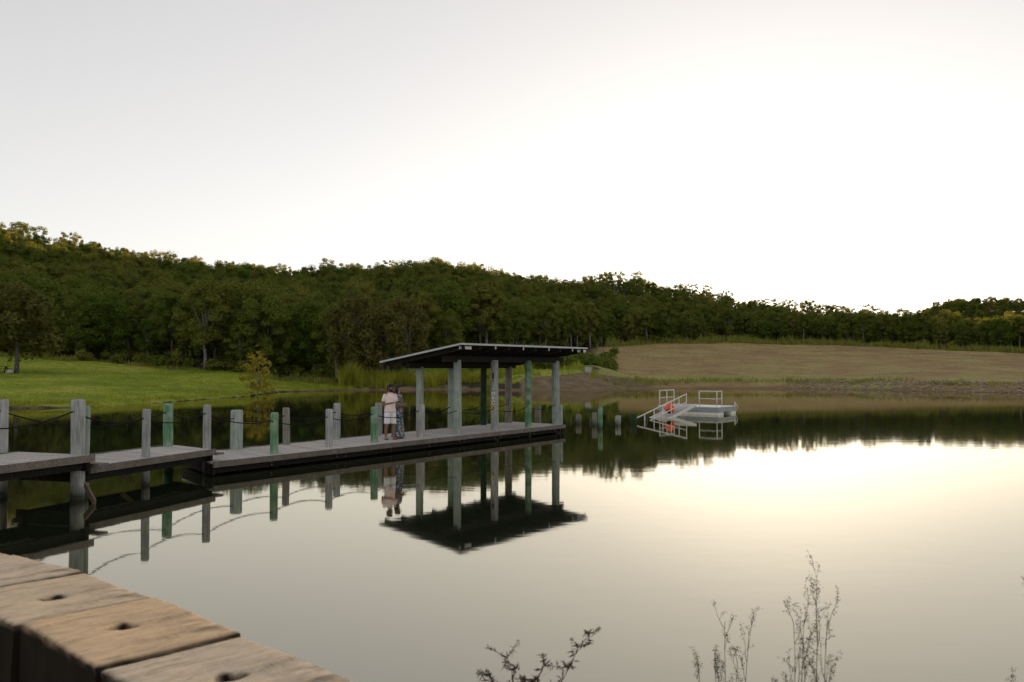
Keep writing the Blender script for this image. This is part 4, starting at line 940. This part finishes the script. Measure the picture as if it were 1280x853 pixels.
# ------------------------------------------------------------------ the couple
def skin_body(name, joints, bones, parent, mat, extra=None):
    """joints: name -> (pos, rx, ry); grown with a Skin modifier into one continuous surface"""
    names = list(joints); me = bpy.data.meshes.new('t'); me.from_pydata([joints[n][0] for n in names], [(names.index(a), names.index(b)) for a, b in bones], [])
    o = bpy.data.objects.new('t', me); COL.objects.link(o); o.modifiers.new('s', 'SKIN')
    for i, n in enumerate(names): sv = me.skin_vertices[0].data[i]; sv.radius = joints[n][1:]; sv.use_root = (n == 'pelvis')
    sd = o.modifiers.new('d', 'SUBSURF'); sd.levels = 2; sd.render_levels = 2
    dg_ = bpy.context.evaluated_depsgraph_get(); ev = o.evaluated_get(dg_); m2 = bpy.data.meshes.new_from_object(ev); bpy.data.objects.remove(o)
    V = [tuple(v.co) for v in m2.vertices]; Fc = [tuple(p.vertices) for p in m2.polygons]
    mb = MB(); mb.add(V, Fc)
    if extra: extra(mb)
    return mb.build(name, mat, parent, True)
def person(loc, face_deg, scale, kind, label):
    root = empty('person', loc, label, 'person'); root.scale = (scale,)*3
    a = R(face_deg); fw = Vector((math.sin(a), -math.cos(a), 0)); lf = Vector((math.cos(a), math.sin(a), 0)); up = Vector((0,0,1))
    P = lambda s, f, z: lf*s+fw*f+up*z            # s>0: the person's left, f: forward
    man = kind == 'man'
    sh = .175 if man else .150; hz = .93
    J = {'pelvis': (P(0, 0, .95), .13, .10), 'belly': (P(0, .01, 1.10), .13 if man else .105, .095), 'chest': (P(0, 0, 1.30), .155 if man else .125, .105), 'neckb': (P(0, -.01, 1.44), .075, .065),
         'neck': (P(0, .01, 1.51), .055, .055), 'jaw': (P(0, .03, 1.57), .062, .068), 'head': (P(0, .02, 1.645), .076, .092), 'crown': (P(0, .01, 1.70), .058, .07)}
    B = [('pelvis', 'belly'), ('belly', 'chest'), ('chest', 'neckb'), ('neckb', 'neck'), ('neck', 'jaw'), ('jaw', 'head'), ('head', 'crown')]
    hands = {}
    for s, nm in ((1, 'L'), (-1, 'R')):
        foot_s = (.135 if man else .07)*s
        J['hip'+nm] = (P(.095*s, 0, .90), .092, .092); J['knee'+nm] = (P(.5*(.1*s+foot_s), .03, .49), .060, .062); J['calf'+nm] = (P(foot_s, -.005, .36), .056, .056)
        J['ank'+nm] = (P(foot_s, -.02, .085), .036, .040); J['ball'+nm] = (P(foot_s*1.1, .10, .035), .042, .026); J['toe'+nm] = (P(foot_s*1.15, .17, .026), .036, .018)
        B += [('pelvis', 'hip'+nm), ('hip'+nm, 'knee'+nm), ('knee'+nm, 'calf'+nm), ('calf'+nm, 'ank'+nm), ('ank'+nm, 'ball'+nm), ('ball'+nm, 'toe'+nm)]
        if man: el = P(.245*s, -.03, 1.11) if s < 0 else P(.24, .02, 1.13); wr = P(.0, .23, 1.18) if s < 0 else P(.36, .20, 1.10)
        else: el = P(.245*s, -.03, 1.11) if s > 0 else P(-.22, .0, 1.09); wr = P(.10, .20, 1.12) if s > 0 else P(.02, .20, 1.06)
        J['sho'+nm] = (P(sh*s, -.01, 1.40), .062, .062); J['elb'+nm] = (el, .042, .042); J['wri'+nm] = (wr, .028, .025)
        hd = (wr-el).normalized(); J['palm'+nm] = (wr+hd*.055, .036, .020); hands[nm] = (wr, hd)
        B += [('chest', 'sho'+nm), ('sho'+nm, 'elb'+nm), ('elb'+nm, 'wri'+nm), ('wri'+nm, 'palm'+nm)]
    def extra(mb):
        # fingers, nose, ears
        for nm, (wr, hd) in hands.items():
            sd_ = hd.cross(up).normalized(); cu = -up*.35+(-lf if nm == 'L' else lf)*.25
            for k, L in enumerate((.060, .072, .068, .052)):
                b = wr+hd*.085+sd_*(.018*(k-1.5)); d = (hd+cu*.2).normalized(); e = (hd+cu*.9).normalized()
                mb.tube([b-hd*.02, b+d*L*.5, b+d*L*.5+e*L*.5], [.0095, .009, .007], 6)
            b = wr+hd*.035+sd_*.034*(1 if nm == 'R' else -1); t = (hd*.7+sd_*.7*(1 if nm == 'R' else -1)).normalized(); mb.tube([b-t*.02, b+t*.03, b+t*.03+hd*.025], [.012, .0105, .008], 6)
        h = HEAD; mb.tube([h(0, .105, 1.655), h(0, .128, 1.622), h(0, .108, 1.605)], [.010, .016, .009], 6)
        for s in (-1, 1): mb.ball(h(.085*s, .0, 1.625), (.014, .022, .032), 8, 6)
    turn = R(28 if man else 30); hf = Vector((math.sin(a+turn), -math.cos(a+turn), 0)); hl = Vector((math.cos(a+turn), math.sin(a+turn), 0))
    HEAD = lambda s, f, z: P(0, .015, 0)+hl*s+hf*f+up*z
    body = skin_body('body', J, B, root, M['skin_dark' if man else 'skin'], extra)
    for s in (-1, 1): mb = MB(); mb.ball(HEAD(.032*s, .098, 1.645), (.013, .013, .008), 8, 6); mb.build('eye', M['eye'], root, True)
    mb = MB(); mb.ball(HEAD(0, .096, 1.572), (.024, .016, .009), 8, 6); mb.build('mouth', M['lip'], root, True)
    def ring(c, sa, fa, wv=0, ph=0, n=24, s_=lf, f_=fw):
        return [c+s_*(math.cos(2*math.pi*k/n)*sa*(1+wv*math.sin(6*2*math.pi*k/n+ph)))+f_*(math.sin(2*math.pi*k/n)*fa*(1+wv*math.sin(5*2*math.pi*k/n+ph))) for k in range(n)]
    if man:
        mb = MB(); mb.loft([ring(P(0, .01, z), s, f, wv, z*9) for z, s, f, wv in ((.86, .205, .155, .03), (.92, .20, .15, .03), (1.02, .180, .138, .025), (1.15, .178, .135, .02), (1.28, .186, .138, .01), (1.37, .185, .120, 0), (1.425, .14, .095, 0), (1.455, .085, .075, 0), (1.475, .072, .068, 0))], True)
        for s, nm in ((1, 'L'), (-1, 'R')):
            p0, p1 = J['sho'+nm][0], J['elb'+nm][0]; d = (p1-p0).normalized(); q = d.cross(fw).normalized(); g_ = q.cross(d)
            mb.loft([ring(p0+d*t+up*.005, r_, r_, .0, 0, 12, q, g_) for t, r_ in ((-.05, .050), (.02, .064), (.12, .064), (.20, .070))])
        sh_ = mb.build('shirt', M['shirt'], root, True)
        mb = MB(); mb.loft([ring(P(0, .012, z), s, f) for z, s, f in ((1.455, .092, .082), (1.50, .078, .074), (1.475, .094, .085))], False); mb.build('collar', M['shirt'], sh_, True)
        mb = MB(); mb.loft([ring(P(0, .005, z), s, f) for z, s, f in ((.97, .165, .125), (.90, .175, .13), (.84, .18, .13), (.80, .15, .11))])
        for s, nm in ((1, 'L'), (-1, 'R')):
            mb.loft([ring(P((.092+.055*(.86-z))*s, .012, z), r_, r_*1.12, .02, z*20) for z, r_ in ((.88, .098), (.80, .104), (.70, .094), (.56, .094), (.50, .093))])
        mb.build('shorts', M['shorts'], root, True)
        mb = MB(); rings = []   # short hair
        for z, s, f, off in ((1.58, .080, .056, -.050), (1.63, .091, .080, -.034), (1.68, .092, .094, -.018), (1.715, .090, .104, -.002), (1.75, .078, .092, .004), (1.775, .048, .060, .0), (1.785, .01, .012, .0)): rings.append([HEAD(0, off, z)+hl*(math.cos(k*.3927)*s)+hf*(math.sin(k*.3927)*f) for k in range(16)])
        mb.loft(rings); mb.build('hair', M['hair'], root, True)
        mb = MB(); rings = []   # beard along the jaw
        for z, s, f, off in ((1.520, .040, .050, .045), (1.535, .060, .066, .040), (1.560, .072, .072, .034), (1.595, .076, .060, .022), (1.625, .080, .038, .008)): rings.append([HEAD(0, off, z)+hl*(math.cos(k*.3927)*s)+hf*(math.sin(k*.3927)*f) for k in range(16)])
        mb.loft(rings); mb.build('beard', M['hair'], root, True)
    else:
        mb = MB(); n = 40
        prof_ = ((.055, .255, .205, .085), (.10, .250, .20, .08), (.30, .225, .185, .07), (.55, .20, .165, .05), (.78, .185, .15, .03), (.93, .178, .142, .015), (1.06, .132, .112, .01), (1.12, .127, .11, 0), (1.22, .142, .13, 0), (1.31, .140, .118, 0), (1.38, .105, .09, 0), (1.44, .066, .068, 0), (1.47, .060, .062, 0))
        mb.loft([ring(P(0, .005+.03*(1 if .5 > z else 0)*(.5-z), z), s, f, wv, z*3, n) for z, s, f, wv in prof_]); mb.build('dress', M['dress'], root, True)
        mb = MB(); rings = []   # long hair falling down the back
        for z, s, f, off in ((1.08, .05, .025, -.125), (1.14, .085, .04, -.12), (1.25, .10, .05, -.11), (1.38, .105, .06, -.085), (1.50, .102, .075, -.06), (1.60, .102, .085, -.035), (1.66, .098, .096, -.018), (1.72, .088, .100, -.002), (1.755, .060, .07, .0), (1.77, .012, .015, .0)): rings.append([HEAD(0, off, z)+hl*(math.cos(k*.3927)*s)+hf*(math.sin(k*.3927)*f) for k in range(16)])
        mb.loft(rings); mb.build('hair', M['hair'], root, True)
    for s, nm in ((1, 'L'), (-1, 'R')):
        p = J['ball'+nm][0]; mb = MB(); mb.loft([ring(P(0, 0, 0)+Vector((p.x, p.y, 0))-fw*.035+up*z, .052, .135) for z in (.002, .014)]); mb.build('sandal', M['shoe'], root)
    return root
pm = at(486.5, 549.6, Z3); pw = at(499.5, 548.6, Z3)
person(pm+Vector((.02, 0, .004)), 34, .985, 'man', 'person in a pale pink shirt and white shorts, one forearm across the chest')
person(pw+Vector((-.07, .09, .004)), 58, .985, 'woman', 'person with long dark hair in a long blue-grey floral dress')
